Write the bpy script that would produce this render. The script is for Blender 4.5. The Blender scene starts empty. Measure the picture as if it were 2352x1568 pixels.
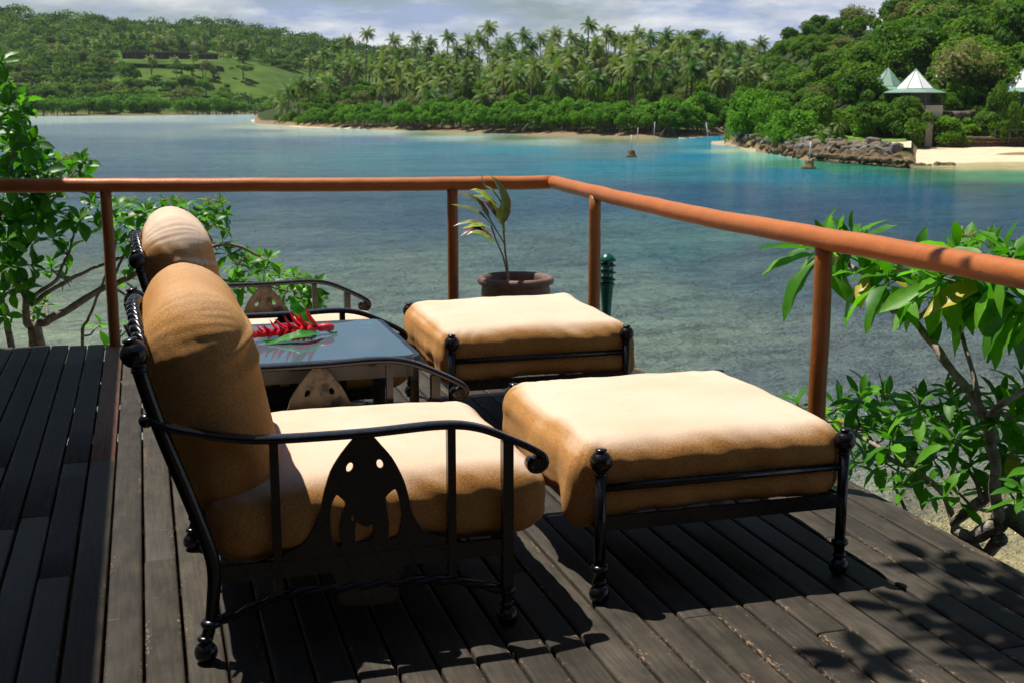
import bpy, bmesh, math, random
import numpy as np
from mathutils import Vector, Matrix, noise, Quaternion

R = math.radians
scene = bpy.context.scene
COL = scene.collection
random.seed(7); np.random.seed(7)

# ------------------------------------------------------------------ camera
F_PX, PW, PH = 2840.0, 2351.0, 1568.0
YAW = math.atan(855 / math.hypot(F_PX, 546)); PITCH = math.atan(548 / F_PX)
CAM = Vector((0, 0, 1.6))
cd = bpy.data.cameras.new('camera'); cam = bpy.data.objects.new('camera', cd); COL.objects.link(cam)
cam.location = CAM
cam.rotation_euler = (math.pi / 2 - PITCH, 0, -YAW)
cd.sensor_width = 36; cd.lens = 36 * F_PX / PW
cd.clip_start = 0.05; cd.clip_end = 6000
cd.dof.use_dof = True; cd.dof.focus_distance = 4.0; cd.dof.aperture_fstop = 13
scene.camera = cam

# ------------------------------------------------------------------ sun and sky
SUN = Vector((-0.27, 0.31, 1.0)).normalized()
sun_el = math.asin(SUN.z); sun_az = math.atan2(SUN.x, SUN.y)
world = bpy.data.worlds.new('World'); scene.world = world; world.use_nodes = True
nt = world.node_tree; nt.nodes.clear()
def N(t, nt_, **k):
    n = nt_.nodes.new(t)
    for a, b in k.items():
        if a.startswith('i_'):
            key = a[2:]
            n.inputs[int(key) if key.isdigit() else key.replace('_', ' ')].default_value = b
        else: setattr(n, a, b)
    return n
def build_world():
    L = nt.links.new
    sky = N('ShaderNodeTexSky', nt, sky_type='NISHITA', sun_disc=False, sun_elevation=sun_el, sun_rotation=sun_az, altitude=0, air_density=1.0, dust_density=0.6, ozone_density=2.5)
    tc = N('ShaderNodeTexCoord', nt)
    sep = N('ShaderNodeSeparateXYZ', nt); L(tc.outputs['Generated'], sep.inputs[0])
    zz = N('ShaderNodeMath', nt, operation='MAXIMUM'); L(sep.outputs['Z'], zz.inputs[0]); zz.inputs[1].default_value = 0.0
    za = N('ShaderNodeMath', nt, operation='ADD'); L(zz.outputs[0], za.inputs[0]); za.inputs[1].default_value = 0.22
    dx = N('ShaderNodeMath', nt, operation='DIVIDE'); L(sep.outputs['X'], dx.inputs[0]); L(za.outputs[0], dx.inputs[1])
    dy = N('ShaderNodeMath', nt, operation='DIVIDE'); L(sep.outputs['Y'], dy.inputs[0]); L(za.outputs[0], dy.inputs[1])
    cb = N('ShaderNodeCombineXYZ', nt); L(dx.outputs[0], cb.inputs[0]); L(dy.outputs[0], cb.inputs[1])
    n1 = N('ShaderNodeTexNoise', nt, i_Scale=1.5, i_Detail=7.0, i_Roughness=0.55); L(cb.outputs[0], n1.inputs['Vector'])
    mp = N('ShaderNodeMapping', nt); mp.inputs['Location'].default_value = (13, 4, 2); L(cb.outputs[0], mp.inputs[0])
    n2 = N('ShaderNodeTexNoise', nt, i_Scale=3.2, i_Detail=8.0, i_Roughness=0.6); L(mp.outputs[0], n2.inputs['Vector'])
    # coverage: high near the horizon, patchy overhead
    cov = N('ShaderNodeMapRange', nt, i_1=0.10, i_2=0.40, i_3=0.38, i_4=0.68); L(zz.outputs[0], cov.inputs[0])
    sub = N('ShaderNodeMath', nt, operation='SUBTRACT'); L(n1.outputs['Fac'], sub.inputs[0]); L(cov.outputs[0], sub.inputs[1])
    mr = N('ShaderNodeMapRange', nt, i_1=0.0, i_2=0.16, i_3=0.0, i_4=0.93); L(sub.outputs[0], mr.inputs[0])
    cr = N('ShaderNodeValToRGB', nt); L(n2.outputs['Fac'], cr.inputs[0])
    e = cr.color_ramp.elements
    e[0].position = 0.40; e[0].color = (5.6, 6.9, 10.2, 1); e[1].position = 0.62; e[1].color = (13.2, 13.5, 14.0, 1)
    mx = N('ShaderNodeMix', nt, data_type='RGBA'); L(mr.outputs[0], mx.inputs['Factor']); L(sky.outputs[0], mx.inputs['A']); L(cr.outputs[0], mx.inputs['B'])
    bg = N('ShaderNodeBackground', nt); bg.inputs[1].default_value = 0.05; L(mx.outputs['Result'], bg.inputs[0])
    out = N('ShaderNodeOutputWorld', nt); L(bg.outputs[0], out.inputs[0])
build_world()
sl = bpy.data.lights.new('sun', 'SUN'); sl.energy = 5.0; sl.angle = R(0.55); sl.color = (1, 0.95, 0.86)
so = bpy.data.objects.new('sun', sl); COL.objects.link(so)
so.rotation_euler = SUN.to_track_quat('Z', 'Y').to_euler(); so.location = (-10, 10, 40)
scene.view_settings.view_transform = 'Standard'; scene.view_settings.look = 'None'
scene.view_settings.exposure = 0.42; scene.view_settings.gamma = 1.0
scene.view_settings.use_curve_mapping = False
scene.cycles.max_bounces = 8; scene.cycles.transparent_max_bounces = 8
scene.cycles.sample_clamp_indirect = 6.0

# ------------------------------------------------------------------ picture -> place helpers (only used to survey positions)
_F = Vector((math.sin(YAW) * math.cos(PITCH), math.cos(YAW) * math.cos(PITCH), -math.sin(PITCH)))
_R = Vector((math.cos(YAW), -math.sin(YAW), 0)); _U = _R.cross(_F)
def ray(x, y): return _F + _R * ((x - PW / 2) / F_PX) - _U * ((y - PH / 2) / F_PX)
def on_z(x, y, z=0.0): d = ray(x, y); return CAM + d * ((z - CAM.z) / d.z)
def on_y(x, y, Y): d = ray(x, y); return CAM + d * (Y / d.y)
def on_x(x, y, X): d = ray(x, y); return CAM + d * (X / d.x)
def azi(x): d = ray(x, 238); return math.atan2(d.x, d.y)
def tan_e(x, y): d = ray(x, y); return d.z / math.hypot(d.x, d.y)
def at_r(x, y, r):
    d = ray(x, y); k = r / math.hypot(d.x, d.y); return CAM + d * k
WZ = -5.8

# ------------------------------------------------------------------ object helpers
def tag(o, label=None, cat=None, group=None, kind=None):
    if label: o['label'] = label
    if cat: o['category'] = cat
    if group: o['group'] = group
    if kind: o['kind'] = kind
    return o
def empty(name, loc, label, cat, group=None, rz=0):
    o = bpy.data.objects.new(name, None); COL.objects.link(o); o.location = loc; o.rotation_euler = (0, 0, rz)
    o.empty_display_size = 0.1
    return tag(o, label, cat, group)
def mesh(name, V, Fs, mat=None, smooth=True):
    me = bpy.data.meshes.new(name)
    me.from_pydata([tuple(v) for v in V], [], [tuple(f) for f in Fs])
    if mat is not None: me.materials.append(mat)
    if smooth: me.polygons.foreach_set('use_smooth', [True] * len(me.polygons))
    me.update()
    return me
def quads_mesh(name, P, mat, k=4, smooth=False, tint=None):
    """P: (n,k,3) array of separate k-gons, built fast"""
    n = len(P); me = bpy.data.meshes.new(name)
    me.vertices.add(n * k); me.vertices.foreach_set('co', np.ascontiguousarray(P, dtype=np.float32).ravel())
    me.loops.add(n * k); me.loops.foreach_set('vertex_index', np.arange(n * k, dtype=np.int32))
    me.polygons.add(n); me.polygons.foreach_set('loop_start', np.arange(0, n * k, k, dtype=np.int32))
    try: me.polygons.foreach_set('loop_total', np.full(n, k, dtype=np.int32))
    except Exception: pass
    me.materials.append(mat)
    if tint is not None:
        a = me.attributes.new('tint', 'FLOAT', 'POINT'); a.data.foreach_set('value', np.repeat(tint, k).astype(np.float32))
    me.update(calc_edges=True); me.validate()
    return me
def ob(name, me, parent=None, loc=None):
    o = bpy.data.objects.new(name, me); COL.objects.link(o)
    if parent is not None: o.parent = parent
    if loc is not None: o.location = loc
    return o
class MB:
    def __init__(s): s.V = []; s.F = []
    def add(s, V, Fs):
        b = len(s.V); s.V += [Vector(v) for v in V]; s.F += [tuple(i + b for i in f) for f in Fs]; return s
    def box(s, c, h, rz=0, bev=0):
        cx, cy, cz = c; hx, hy, hz = h; vs = []
        for i in (-1, 1):
            for j in (-1, 1):
                for k in (-1, 1):
                    x, y = i * hx, j * hy
                    vs.append((cx + x * math.cos(rz) - y * math.sin(rz), cy + x * math.sin(rz) + y * math.cos(rz), cz + k * hz))
        return s.add(vs, [(0, 1, 3, 2), (4, 6, 7, 5), (0, 4, 5, 1), (2, 3, 7, 6), (0, 2, 6, 4), (1, 5, 7, 3)])
    def sweep(s, pts, prof, up=(0, 0, 1), scale=None, cap=True):
        """prof: list of (a,b): a along side vector, b along 'up-ish' vector"""
        pts = [Vector(p) for p in pts]; n = len(pts); m = len(prof); vs = []
        up = Vector(up); prev = None
        for i, p in enumerate(pts):
            t = (pts[min(i + 1, n - 1)] - pts[max(i - 1, 0)])
            if t.length < 1e-9: t = Vector((0, 0, 1))
            t.normalize()
            if prev is None:
                u0 = up if abs(t.dot(up)) < 0.95 else Vector((1, 0, 0))
                b = (u0 - t * u0.dot(t)).normalized()
            else: b = (prev - t * prev.dot(t)).normalized()
            prev = b; a = t.cross(b); k = scale[i] if scale else 1.0
            for (x, y) in prof: vs.append(p + a * (x * k) + b * (y * k))
        fs = []
        for i in range(n - 1):
            for j in range(m):
                fs.append((i * m + j, i * m + (j + 1) % m, (i + 1) * m + (j + 1) % m, (i + 1) * m + j))
        if cap: fs.append(tuple(range(m))[::-1]); fs.append(tuple(range((n - 1) * m, n * m)))
        return s.add(vs, fs)
    def tube(s, pts, r, n=10, cap=True):
        rs = r if isinstance(r, (list, tuple)) else [r] * len(pts)
        return s.sweep(pts, [(math.cos(2 * math.pi * k / n), math.sin(2 * math.pi * k / n)) for k in range(n)], scale=rs, cap=cap)
    def lathe(s, prof, c=(0, 0, 0), n=20, axis=(0, 0, 1)):
        q = Vector((0, 0, 1)).rotation_difference(Vector(axis)); c = Vector(c); vs = []; m = len(prof)
        for (r, z) in prof:
            for k in range(n):
                a = 2 * math.pi * k / n; vs.append(c + q @ Vector((r * math.cos(a), r * math.sin(a), z)))
        fs = []
        for i in range(m - 1):
            for k in range(n): fs.append((i * n + k, i * n + (k + 1) % n, (i + 1) * n + (k + 1) % n, (i + 1) * n + k))
        fs.append(tuple(range(n))[::-1]); fs.append(tuple(range((m - 1) * n, m * n)))
        return s.add(vs, fs)
    def rope(s, pts, r, turns, n=8, strands=2, off=None, sub=6):
        P = smooth_path(pts, sub * 10); off = off or r * 0.8
        L = 0; Ls = [0]
        for i in range(1, len(P)): L += (P[i] - P[i - 1]).length; Ls.append(L)
        for k in range(strands):
            Q = []
            prev = None
            for i, p in enumerate(P):
                t = (P[min(i + 1, len(P) - 1)] - P[max(i - 1, 0)]).normalized()
                if prev is None:
                    u = Vector((0, 0, 1)) if abs(t.z) < .9 else Vector((1, 0, 0)); b = (u - t * u.dot(t)).normalized()
                else: b = (prev - t * prev.dot(t)).normalized()
                prev = b; a = t.cross(b); ph = 2 * math.pi * (turns * Ls[i] / L + k / strands)
                Q.append(p + a * math.cos(ph) * off + b * math.sin(ph) * off)
            s.tube(Q, r, n)
        return s
    def build(s, name, mat, parent=None, loc=None, smooth=True, auto=None):
        me = mesh(name, s.V, s.F, mat, smooth)
        bm = bmesh.new(); bm.from_mesh(me); bmesh.ops.recalc_face_normals(bm, faces=bm.faces); 
        if auto:
            for e in bm.edges:
                if len(e.link_faces) == 2 and e.calc_face_angle(0) > R(auto): e.smooth = False
        bm.to_mesh(me); bm.free()
        return ob(name, me, parent, loc)
def smooth_path(pts, n):
    """Catmull-Rom resample"""
    P = [Vector(p) for p in pts]; P = [P[0] * 2 - P[1]] + P + [P[-1] * 2 - P[-2]]; out = []; segs = len(P) - 3
    for i in range(n + 1):
        u = i / n * segs; k = min(int(u), segs - 1); t = u - k; a, b, c, d = P[k:k + 4]
        out.append(0.5 * ((2 * b) + (c - a) * t + (2 * a - 5 * b + 4 * c - d) * t * t + (3 * b - a - 3 * c + d) * t ** 3))
    return out
def rrect(w, h, r, k=3):
    out = []
    for (sx, sy, a0) in ((1, 1, 0), (-1, 1, 90), (-1, -1, 180), (1, -1, 270)):
        for i in range(k + 1):
            a = R(a0 + 90 * i / k); out.append((sx * (w / 2 - r) + r * math.cos(a), sy * (h / 2 - r) + r * math.sin(a)))
    return out
def copy_tree(o, parent=None):
    c = o.copy(); COL.objects.link(c); c.parent = parent
    for ch in list(o.children): copy_tree(ch, c)
    return c

# ------------------------------------------------------------------ materials
def material(name, base=(0.5, 0.5, 0.5), rough=0.6, spec=0.5, metal=0.0, ior=1.5, coat=0.0, sheen=0.0):
    m = bpy.data.materials.new(name); m.use_nodes = True
    b = m.node_tree.nodes['Principled BSDF']
    b.inputs['Base Color'].default_value = (*base, 1); b.inputs['Roughness'].default_value = rough
    b.inputs['Metallic'].default_value = metal; b.inputs['IOR'].default_value = ior
    b.inputs['Specular IOR Level'].default_value = spec; b.inputs['Coat Weight'].default_value = coat
    b.inputs['Sheen Weight'].default_value = sheen
    return m, m.node_tree, b
def ramp(nt_, src, stops):
    r = nt_.nodes.new('ShaderNodeValToRGB'); nt_.links.new(src, r.inputs[0]); e = r.color_ramp.elements
    while len(e) < len(stops): e.new(0.5)
    for i, (p, c) in enumerate(stops): e[i].position = p; e[i].color = (*c, 1) if len(c) == 3 else c
    return r
def bump(nt_, b, height, strength=0.3, dist=0.01):
    n = nt_.nodes.new('ShaderNodeBump'); n.inputs['Strength'].default_value = strength; n.inputs['Distance'].default_value = dist
    nt_.links.new(height, n.inputs['Height']); nt_.links.new(n.outputs[0], b.inputs['Normal']); return n
def coords(nt_, kind='Object', scale=(1, 1, 1), rnd=False):
    tc = nt_.nodes.new('ShaderNodeTexCoord'); mp = nt_.nodes.new('ShaderNodeMapping'); mp.inputs['Scale'].default_value = scale
    nt_.links.new(tc.outputs[kind], mp.inputs[0])
    if rnd:
        oi = nt_.nodes.new('ShaderNodeObjectInfo'); ml = nt_.nodes.new('ShaderNodeMath'); ml.operation = 'MULTIPLY'; ml.inputs[1].default_value = 57.3
        nt_.links.new(oi.outputs['Random'], ml.inputs[0]); cb = nt_.nodes.new('ShaderNodeCombineXYZ')
        for i in range(3): nt_.links.new(ml.outputs[0], cb.inputs[i])
        nt_.links.new(cb.outputs[0], mp.inputs['Location'])
    return mp.outputs[0], tc
def mixc(nt_, fac, a, b, mode='MIX'):
    m = nt_.nodes.new('ShaderNodeMix'); m.data_type = 'RGBA'; m.blend_type = mode
    for k, v in (('Factor', fac), ('A', a), ('B', b)):
        if hasattr(v, 'is_linked') or hasattr(v, 'links'): nt_.links.new(v, m.inputs[k])
        elif isinstance(v, (int, float)): m.inputs[k].default_value = v
        else: m.inputs[k].default_value = (*v, 1)
    return m.outputs['Result']
def math_(nt_, op, a, b=None):
    m = nt_.nodes.new('ShaderNodeMath'); m.operation = op
    for i, v in enumerate((a, b)):
        if v is None: continue
        if isinstance(v, (int, float)): m.inputs[i].default_value = v
        else: nt_.links.new(v, m.inputs[i])
    return m.outputs[0]
def noise_(nt_, vec, scale, detail=4, rough=0.5, out='Fac'):
    n = nt_.nodes.new('ShaderNodeTexNoise'); n.inputs['Scale'].default_value = scale; n.inputs['Detail'].default_value = detail
    n.inputs['Roughness'].default_value = rough
    if vec is not None: nt_.links.new(vec, n.inputs['Vector'])
    return n.outputs[out]

def deck_material(name, base_a, base_b, chip=(0.25, 0.165, 0.105), chip_amt=0.0):
    m, t, b = material(name, rough=0.6, spec=0.22)
    v, tc = coords(t, 'Object', (1, 1, 1), rnd=True)
    vs, _ = coords(t, 'Object', (26, 1.6, 26), rnd=True)
    grain = noise_(t, vs, 3.0, 6, 0.6)
    vm, _ = coords(t, 'Object', (9, 5, 9), rnd=True)
    blotch = noise_(t, vm, 1.0, 5, 0.65)
    oi = t.nodes.new('ShaderNodeObjectInfo')
    col = ramp(t, blotch, [(0.3, base_a), (0.7, base_b)]).outputs[0]
    col = mixc(t, 0.5, col, ramp(t, grain, [(0.32, (0.25, 0.25, 0.25)), (0.68, (1.35, 1.28, 1.18))]).outputs[0], 'MULTIPLY')
    hs = t.nodes.new('ShaderNodeHueSaturation'); t.links.new(col, hs.inputs['Color'])
    vr = t.nodes.new('ShaderNodeMapRange'); t.links.new(oi.outputs['Random'], vr.inputs[0]); vr.inputs[3].default_value = 0.72; vr.inputs[4].default_value = 1.3
    t.links.new(vr.outputs[0], hs.inputs['Value'])
    # worn specks, mostly along the arrises
    sep = t.nodes.new('ShaderNodeSeparateXYZ'); t.links.new(tc.outputs['Object'], sep.inputs[0])
    ax = math_(t, 'ABSOLUTE', sep.outputs['X'])
    edge = t.nodes.new('ShaderNodeMapRange'); t.links.new(ax, edge.inputs[0]); edge.inputs[1].default_value = 0.015; edge.inputs[2].default_value = 0.056
    edge.inputs[3].default_value = -0.10 + chip_amt; edge.inputs[4].default_value = 0.07 + chip_amt
    vc, _ = coords(t, 'Object', (60, 22, 60), rnd=True)
    fine = noise_(t, vc, 2.0, 6, 0.7)
    big = noise_(t, vm, 0.55, 3, 0.5)
    s = math_(t, 'ADD', math_(t, 'ADD', fine, edge.outputs[0]), math_(t, 'MULTIPLY', math_(t, 'SUBTRACT', big, 0.5), 0.55))
    mask = ramp(t, s, [(0.655, (0, 0, 0)), (0.72, (1, 1, 1))]).outputs[0]
    scr, _ = coords(t, 'Object', (7, 45, 10), rnd=True)
    scm = ramp(t, noise_(t, scr, 1.3, 3, 0.5), [(0.72, (0, 0, 0)), (0.76, (0.5, 0.5, 0.5))]).outputs[0]
    col2 = mixc(t, scm, hs.outputs[0], (0.10, 0.095, 0.09))
    col2 = mixc(t, mask, col2, chip)
    t.links.new(col2, b.inputs['Base Color'])
    rr = t.nodes.new('ShaderNodeMapRange'); t.links.new(blotch, rr.inputs[0]); rr.inputs[3].default_value = 0.50; rr.inputs[4].default_value = 0.78; t.links.new(rr.outputs[0], b.inputs['Roughness'])
    h = math_(t, 'SUBTRACT', math_(t, 'ADD', grain, math_(t, 'MULTIPLY', blotch, 0.6)), mask)
    bump(t, b, h, 0.35, 0.004)
    return m
M = {}
M['deck'] = deck_material('deck_paint', (0.029, 0.0245, 0.019), (0.066, 0.055, 0.042))
M['deck_red'] = deck_material('deck_bare_wood', (0.16, 0.085, 0.055), (0.26, 0.145, 0.09), chip_amt=-0.2)
def rail_material(name, c1, c2):
    m, t, b = material(name, rough=0.42, spec=0.4)
    v, _ = coords(t, 'Object', (1, 1, 1)); n = noise_(t, v, 9, 5, 0.6)
    col = ramp(t, n, [(0.3, c1), (0.7, c2)]).outputs[0]
    f = noise_(t, v, 38, 6, 0.7)
    mask = ramp(t, f, [(0.70, (0, 0, 0)), (0.73, (1, 1, 1))]).outputs[0]
    col = mixc(t, mask, col, (0.55, 0.30, 0.14))
    t.links.new(col, b.inputs['Base Color'])
    bump(t, b, math_(t, 'ADD', n, math_(t, 'MULTIPLY', noise_(t, v, 55, 3), 0.35)), 0.35, 0.01)
    return m
M['rail'] = rail_material('rail_paint', (0.40, 0.120, 0.028), (0.47, 0.150, 0.038))
M['post'] = rail_material('post_paint', (0.27, 0.085, 0.014), (0.35, 0.115, 0.022))
def metal_material():
    m, t, b = material('black_iron', (0.010, 0.010, 0.012), 0.2, 0.45, coat=0.2)
    v, _ = coords(t, 'Object'); n = noise_(t, v, 45, 4, 0.6)
    col = ramp(t, noise_(t, v, 14, 5, 0.7), [(0.5, (0.005, 0.005, 0.0065)), (0.85, (0.016, 0.012, 0.009))]).outputs[0]
    t.links.new(col, b.inputs['Base Color'])
    rr = t.nodes.new('ShaderNodeMapRange'); t.links.new(n, rr.inputs[0]); rr.inputs[3].default_value = 0.12; rr.inputs[4].default_value = 0.42; t.links.new(rr.outputs[0], b.inputs['Roughness'])
    bump(t, b, n, 0.25, 0.002); return m
M['iron'] = metal_material()
def panel_material():
    m, t, b = material('worn_cast_panel', (0.2, 0.17, 0.13), 0.45, 0.4)
    v, _ = coords(t, 'Object'); n = noise_(t, v, 9, 8, 0.7)
    col = ramp(t, n, [(0.42, (0.02, 0.018, 0.016)), (0.50, (0.13, 0.105, 0.07)), (0.75, (0.22, 0.18, 0.12))]).outputs[0]
    t.links.new(col, b.inputs['Base Color']); bump(t, b, n, 0.5, 0.004); return m
M['panel'] = panel_material()
def fabric_material():
    m, t, b = material('tan_terry_cloth', (0.5, 0.3, 0.13), 0.95, 0.1, sheen=0.12)
    b.inputs['Sheen Roughness'].default_value = 0.4; b.inputs['Sheen Tint'].default_value = (1.0, 0.75, 0.45, 1)
    v, _ = coords(t, 'Object', rnd=True); n = noise_(t, v, 2.6, 5, 0.6)
    col = ramp(t, n, [(0.3, (0.50, 0.235, 0.070)), (0.7, (0.60, 0.32, 0.115))]).outputs[0]
    fa = t.nodes.new('ShaderNodeAttribute'); fa.attribute_name = 'blend'
    col = mixc(t, math_(t, 'MULTIPLY', fa.outputs['Fac'], 0.85), col, ramp(t, n, [(0.3, (0.76, 0.58, 0.44)), (0.7, (0.81, 0.67, 0.55))]).outputs[0])  # paler cloth colour mixed in, mostly on upward faces
    st = ramp(t, noise_(t, v, 7.5, 4, 0.55), [(0.70, (1, 1, 1)), (0.76, (0.86, 0.74, 0.58))]).outputs[0]
    col = mixc(t, 1.0, col, st, 'MULTIPLY')
    f = noise_(t, v, 300, 3, 0.7)
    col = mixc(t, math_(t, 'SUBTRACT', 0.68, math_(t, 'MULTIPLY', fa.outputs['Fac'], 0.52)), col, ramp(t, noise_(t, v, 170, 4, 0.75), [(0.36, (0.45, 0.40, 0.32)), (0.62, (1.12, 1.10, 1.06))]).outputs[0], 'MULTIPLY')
    t.links.new(col, b.inputs['Base Color'])
    h = math_(t, 'ADD', math_(t, 'MULTIPLY', f, 0.55), math_(t, 'MULTIPLY', noise_(t, v, 620, 2), 0.35))
    bump(t, b, h, 0.8, 0.006); return m
M['fabric'] = fabric_material()
M['seam'] = material('seam_thread', (0.38, 0.20, 0.075), 0.9, 0.1)[0]
def glass_material():
    m = bpy.data.materials.new('tinted_table_glass'); m.use_nodes = True; t = m.node_tree; t.nodes.clear(); L = t.links.new
    tr = N('ShaderNodeBsdfTransparent', t); tr.inputs[0].default_value = (0.62, 0.72, 0.76, 1)
    df = N('ShaderNodeBsdfDiffuse', t); df.inputs[0].default_value = (0.22, 0.36, 0.46, 1)
    gl = N('ShaderNodeBsdfGlossy', t); gl.inputs[0].default_value = (1, 1, 1, 1); gl.inputs['Roughness'].default_value = 0.02
    fr = N('ShaderNodeFresnel', t); fr.inputs[0].default_value = 1.55
    m1 = N('ShaderNodeMixShader', t); m1.inputs[0].default_value = 0.30; L(tr.outputs[0], m1.inputs[1]); L(df.outputs[0], m1.inputs[2])
    m2 = N('ShaderNodeMixShader', t); L(fr.outputs[0], m2.inputs[0]); L(m1.outputs[0], m2.inputs[1]); L(gl.outputs[0], m2.inputs[2])
    o = N('ShaderNodeOutputMaterial', t); L(m2.outputs[0], o.inputs[0]); return m
M['glass'] = glass_material()
M['apron'] = material('grey_metal_apron', (0.10, 0.105, 0.10), 0.4, 0.5, metal=0.3)[0]
def stone_like(name, c1, c2, sc=6, rough=0.85, bs=0.5, bd=0.02, kind='Object', rnd=True, extra=None):
    m, t, b = material(name, c1, rough, 0.3)
    v, _ = coords(t, kind, rnd=rnd); n = noise_(t, v, sc, 6, 0.65)
    col = ramp(t, n, [(0.33, c1), (0.68, c2)]).outputs[0]
    if extra: 
        k = ramp(t, noise_(t, v, sc * 0.35, 4, 0.6), [(0.5, (0, 0, 0)), (0.62, (1, 1, 1))]).outputs[0]; col = mixc(t, k, col, extra)
    t.links.new(col, b.inputs['Base Color']); bump(t, b, n, bs, bd); return m
M['pot'] = stone_like('dark_glazed_clay', (0.12, 0.070, 0.050), (0.22, 0.145, 0.105), 7, 0.5, 0.3, 0.005)
M['soil'] = stone_like('potting_soil', (0.03, 0.02, 0.013), (0.07, 0.05, 0.03), 40, 0.95, 0.8, 0.01)
M['green_plastic'] = material('green_lamp_plastic', (0.0, 0.085, 0.045), 0.3, 0.5)[0]
M['lamp_lens'] = material('lamp_lens', (0.25, 0.35, 0.3), 0.15, 0.5)[0]
M['bark'] = stone_like('pale_bark', (0.12, 0.09, 0.06), (0.42, 0.35, 0.27), 22, 0.85, 0.7, 0.01)
M['bark_rough'] = stone_like('rough_flaking_bark', (0.03, 0.022, 0.016), (0.42, 0.37, 0.31), 16, 0.9, 1.0, 0.03)
def leaf_material(name, a, b_, spec=0.5, rough=0.4, trans=0.35, tcol=None, attr=False, sat=1.0, nscale=0.0):
    m, t, b = material(name, a, rough, spec)
    oi = t.nodes.new('ShaderNodeObjectInfo')
    src = oi.outputs['Random']
    if attr:
        at = t.nodes.new('ShaderNodeAttribute'); at.attribute_name = 'tint'
        src = math_(t, 'ADD', math_(t, 'MULTIPLY', src, 0.5), math_(t, 'MULTIPLY', at.outputs['Fac'], 0.5))
    col = ramp(t, src, [(0.1, a), (0.9, b_)]).outputs[0]
    if nscale:
        v, _ = coords(t, 'Object', rnd=True)
        col = mixc(t, 0.5, col, ramp(t, noise_(t, v, nscale, 4, 0.6), [(0.3, (0.55, 0.6, 0.5)), (0.7, (1.2, 1.2, 1.1))]).outputs[0], 'MULTIPLY')
    t.links.new(col, b.inputs['Base Color'])
    tr = t.nodes.new('ShaderNodeBsdfTranslucent')
    tm = mixc(t, 1.0, col, tcol or (1.5, 1.9, 0.6), 'MULTIPLY'); t.links.new(tm, tr.inputs[0])
    mx = t.nodes.new('ShaderNodeMixShader'); mx.inputs[0].default_value = trans
    t.links.new(b.outputs[0], mx.inputs[1]); t.links.new(tr.outputs[0], mx.inputs[2])
    t.links.new(mx.outputs[0], t.nodes['Material Output'].inputs[0])
    return m
M['leaf'] = leaf_material('bush_leaf', (0.045, 0.165, 0.010), (0.15, 0.37, 0.028), 0.3, 0.42, 0.36, nscale=9)
M['leaf_dark'] = leaf_material('glossy_dark_leaf', (0.030, 0.135, 0.010), (0.115, 0.32, 0.024), 0.35, 0.42, 0.36, nscale=9)
M['leaf_bright'] = leaf_material('bright_bush_leaf', (0.045, 0.175, 0.008), (0.15, 0.40, 0.022), 0.28, 0.45, 0.40, (1.6, 1.9, 0.5), nscale=9)
M['leaf_yellow'] = leaf_material('yellowing_leaf', (0.35, 0.38, 0.03), (0.50, 0.42, 0.03), 0.4, 0.4, 0.35, (1.2, 1.2, .5))
M['blossom'] = material('green_blossom', (0.30, 0.38, 0.10), 0.8, 0.2)[0]
M['tree'] = leaf_material('tree_leaf', (0.030, 0.095, 0.010), (0.130, 0.225, 0.024), 0.12, 0.7, 0.35, attr=True)
M['tree_dry'] = leaf_material('olive_tree_leaf', (0.10, 0.14, 0.04), (0.23, 0.22, 0.09), 0.12, 0.8, 0.3, attr=True)
M['tree_bright'] = leaf_material('bright_tree_leaf', (0.09, 0.22, 0.012), (0.19, 0.33, 0.02), 0.15, 0.7, 0.35, attr=True)
M['mangrove'] = leaf_material('mangrove_leaf', (0.050, 0.150, 0.008), (0.125, 0.27, 0.016), 0.15, 0.65, 0.3, attr=True)
M['dome'] = leaf_material('dome_bush_leaf', (0.075, 0.19, 0.012), (0.14, 0.29, 0.022), 0.12, 0.7, 0.3, attr=True)
M['palm'] = leaf_material('palm_frond', (0.035, 0.115, 0.016), (0.28, 0.30, 0.085), 0.25, 0.55, 0.3, attr=True)
M['trunk'] = stone_like('grey_trunk', (0.10, 0.075, 0.05), (0.22, 0.18, 0.13), 3)
M['cordyline'] = None

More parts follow.
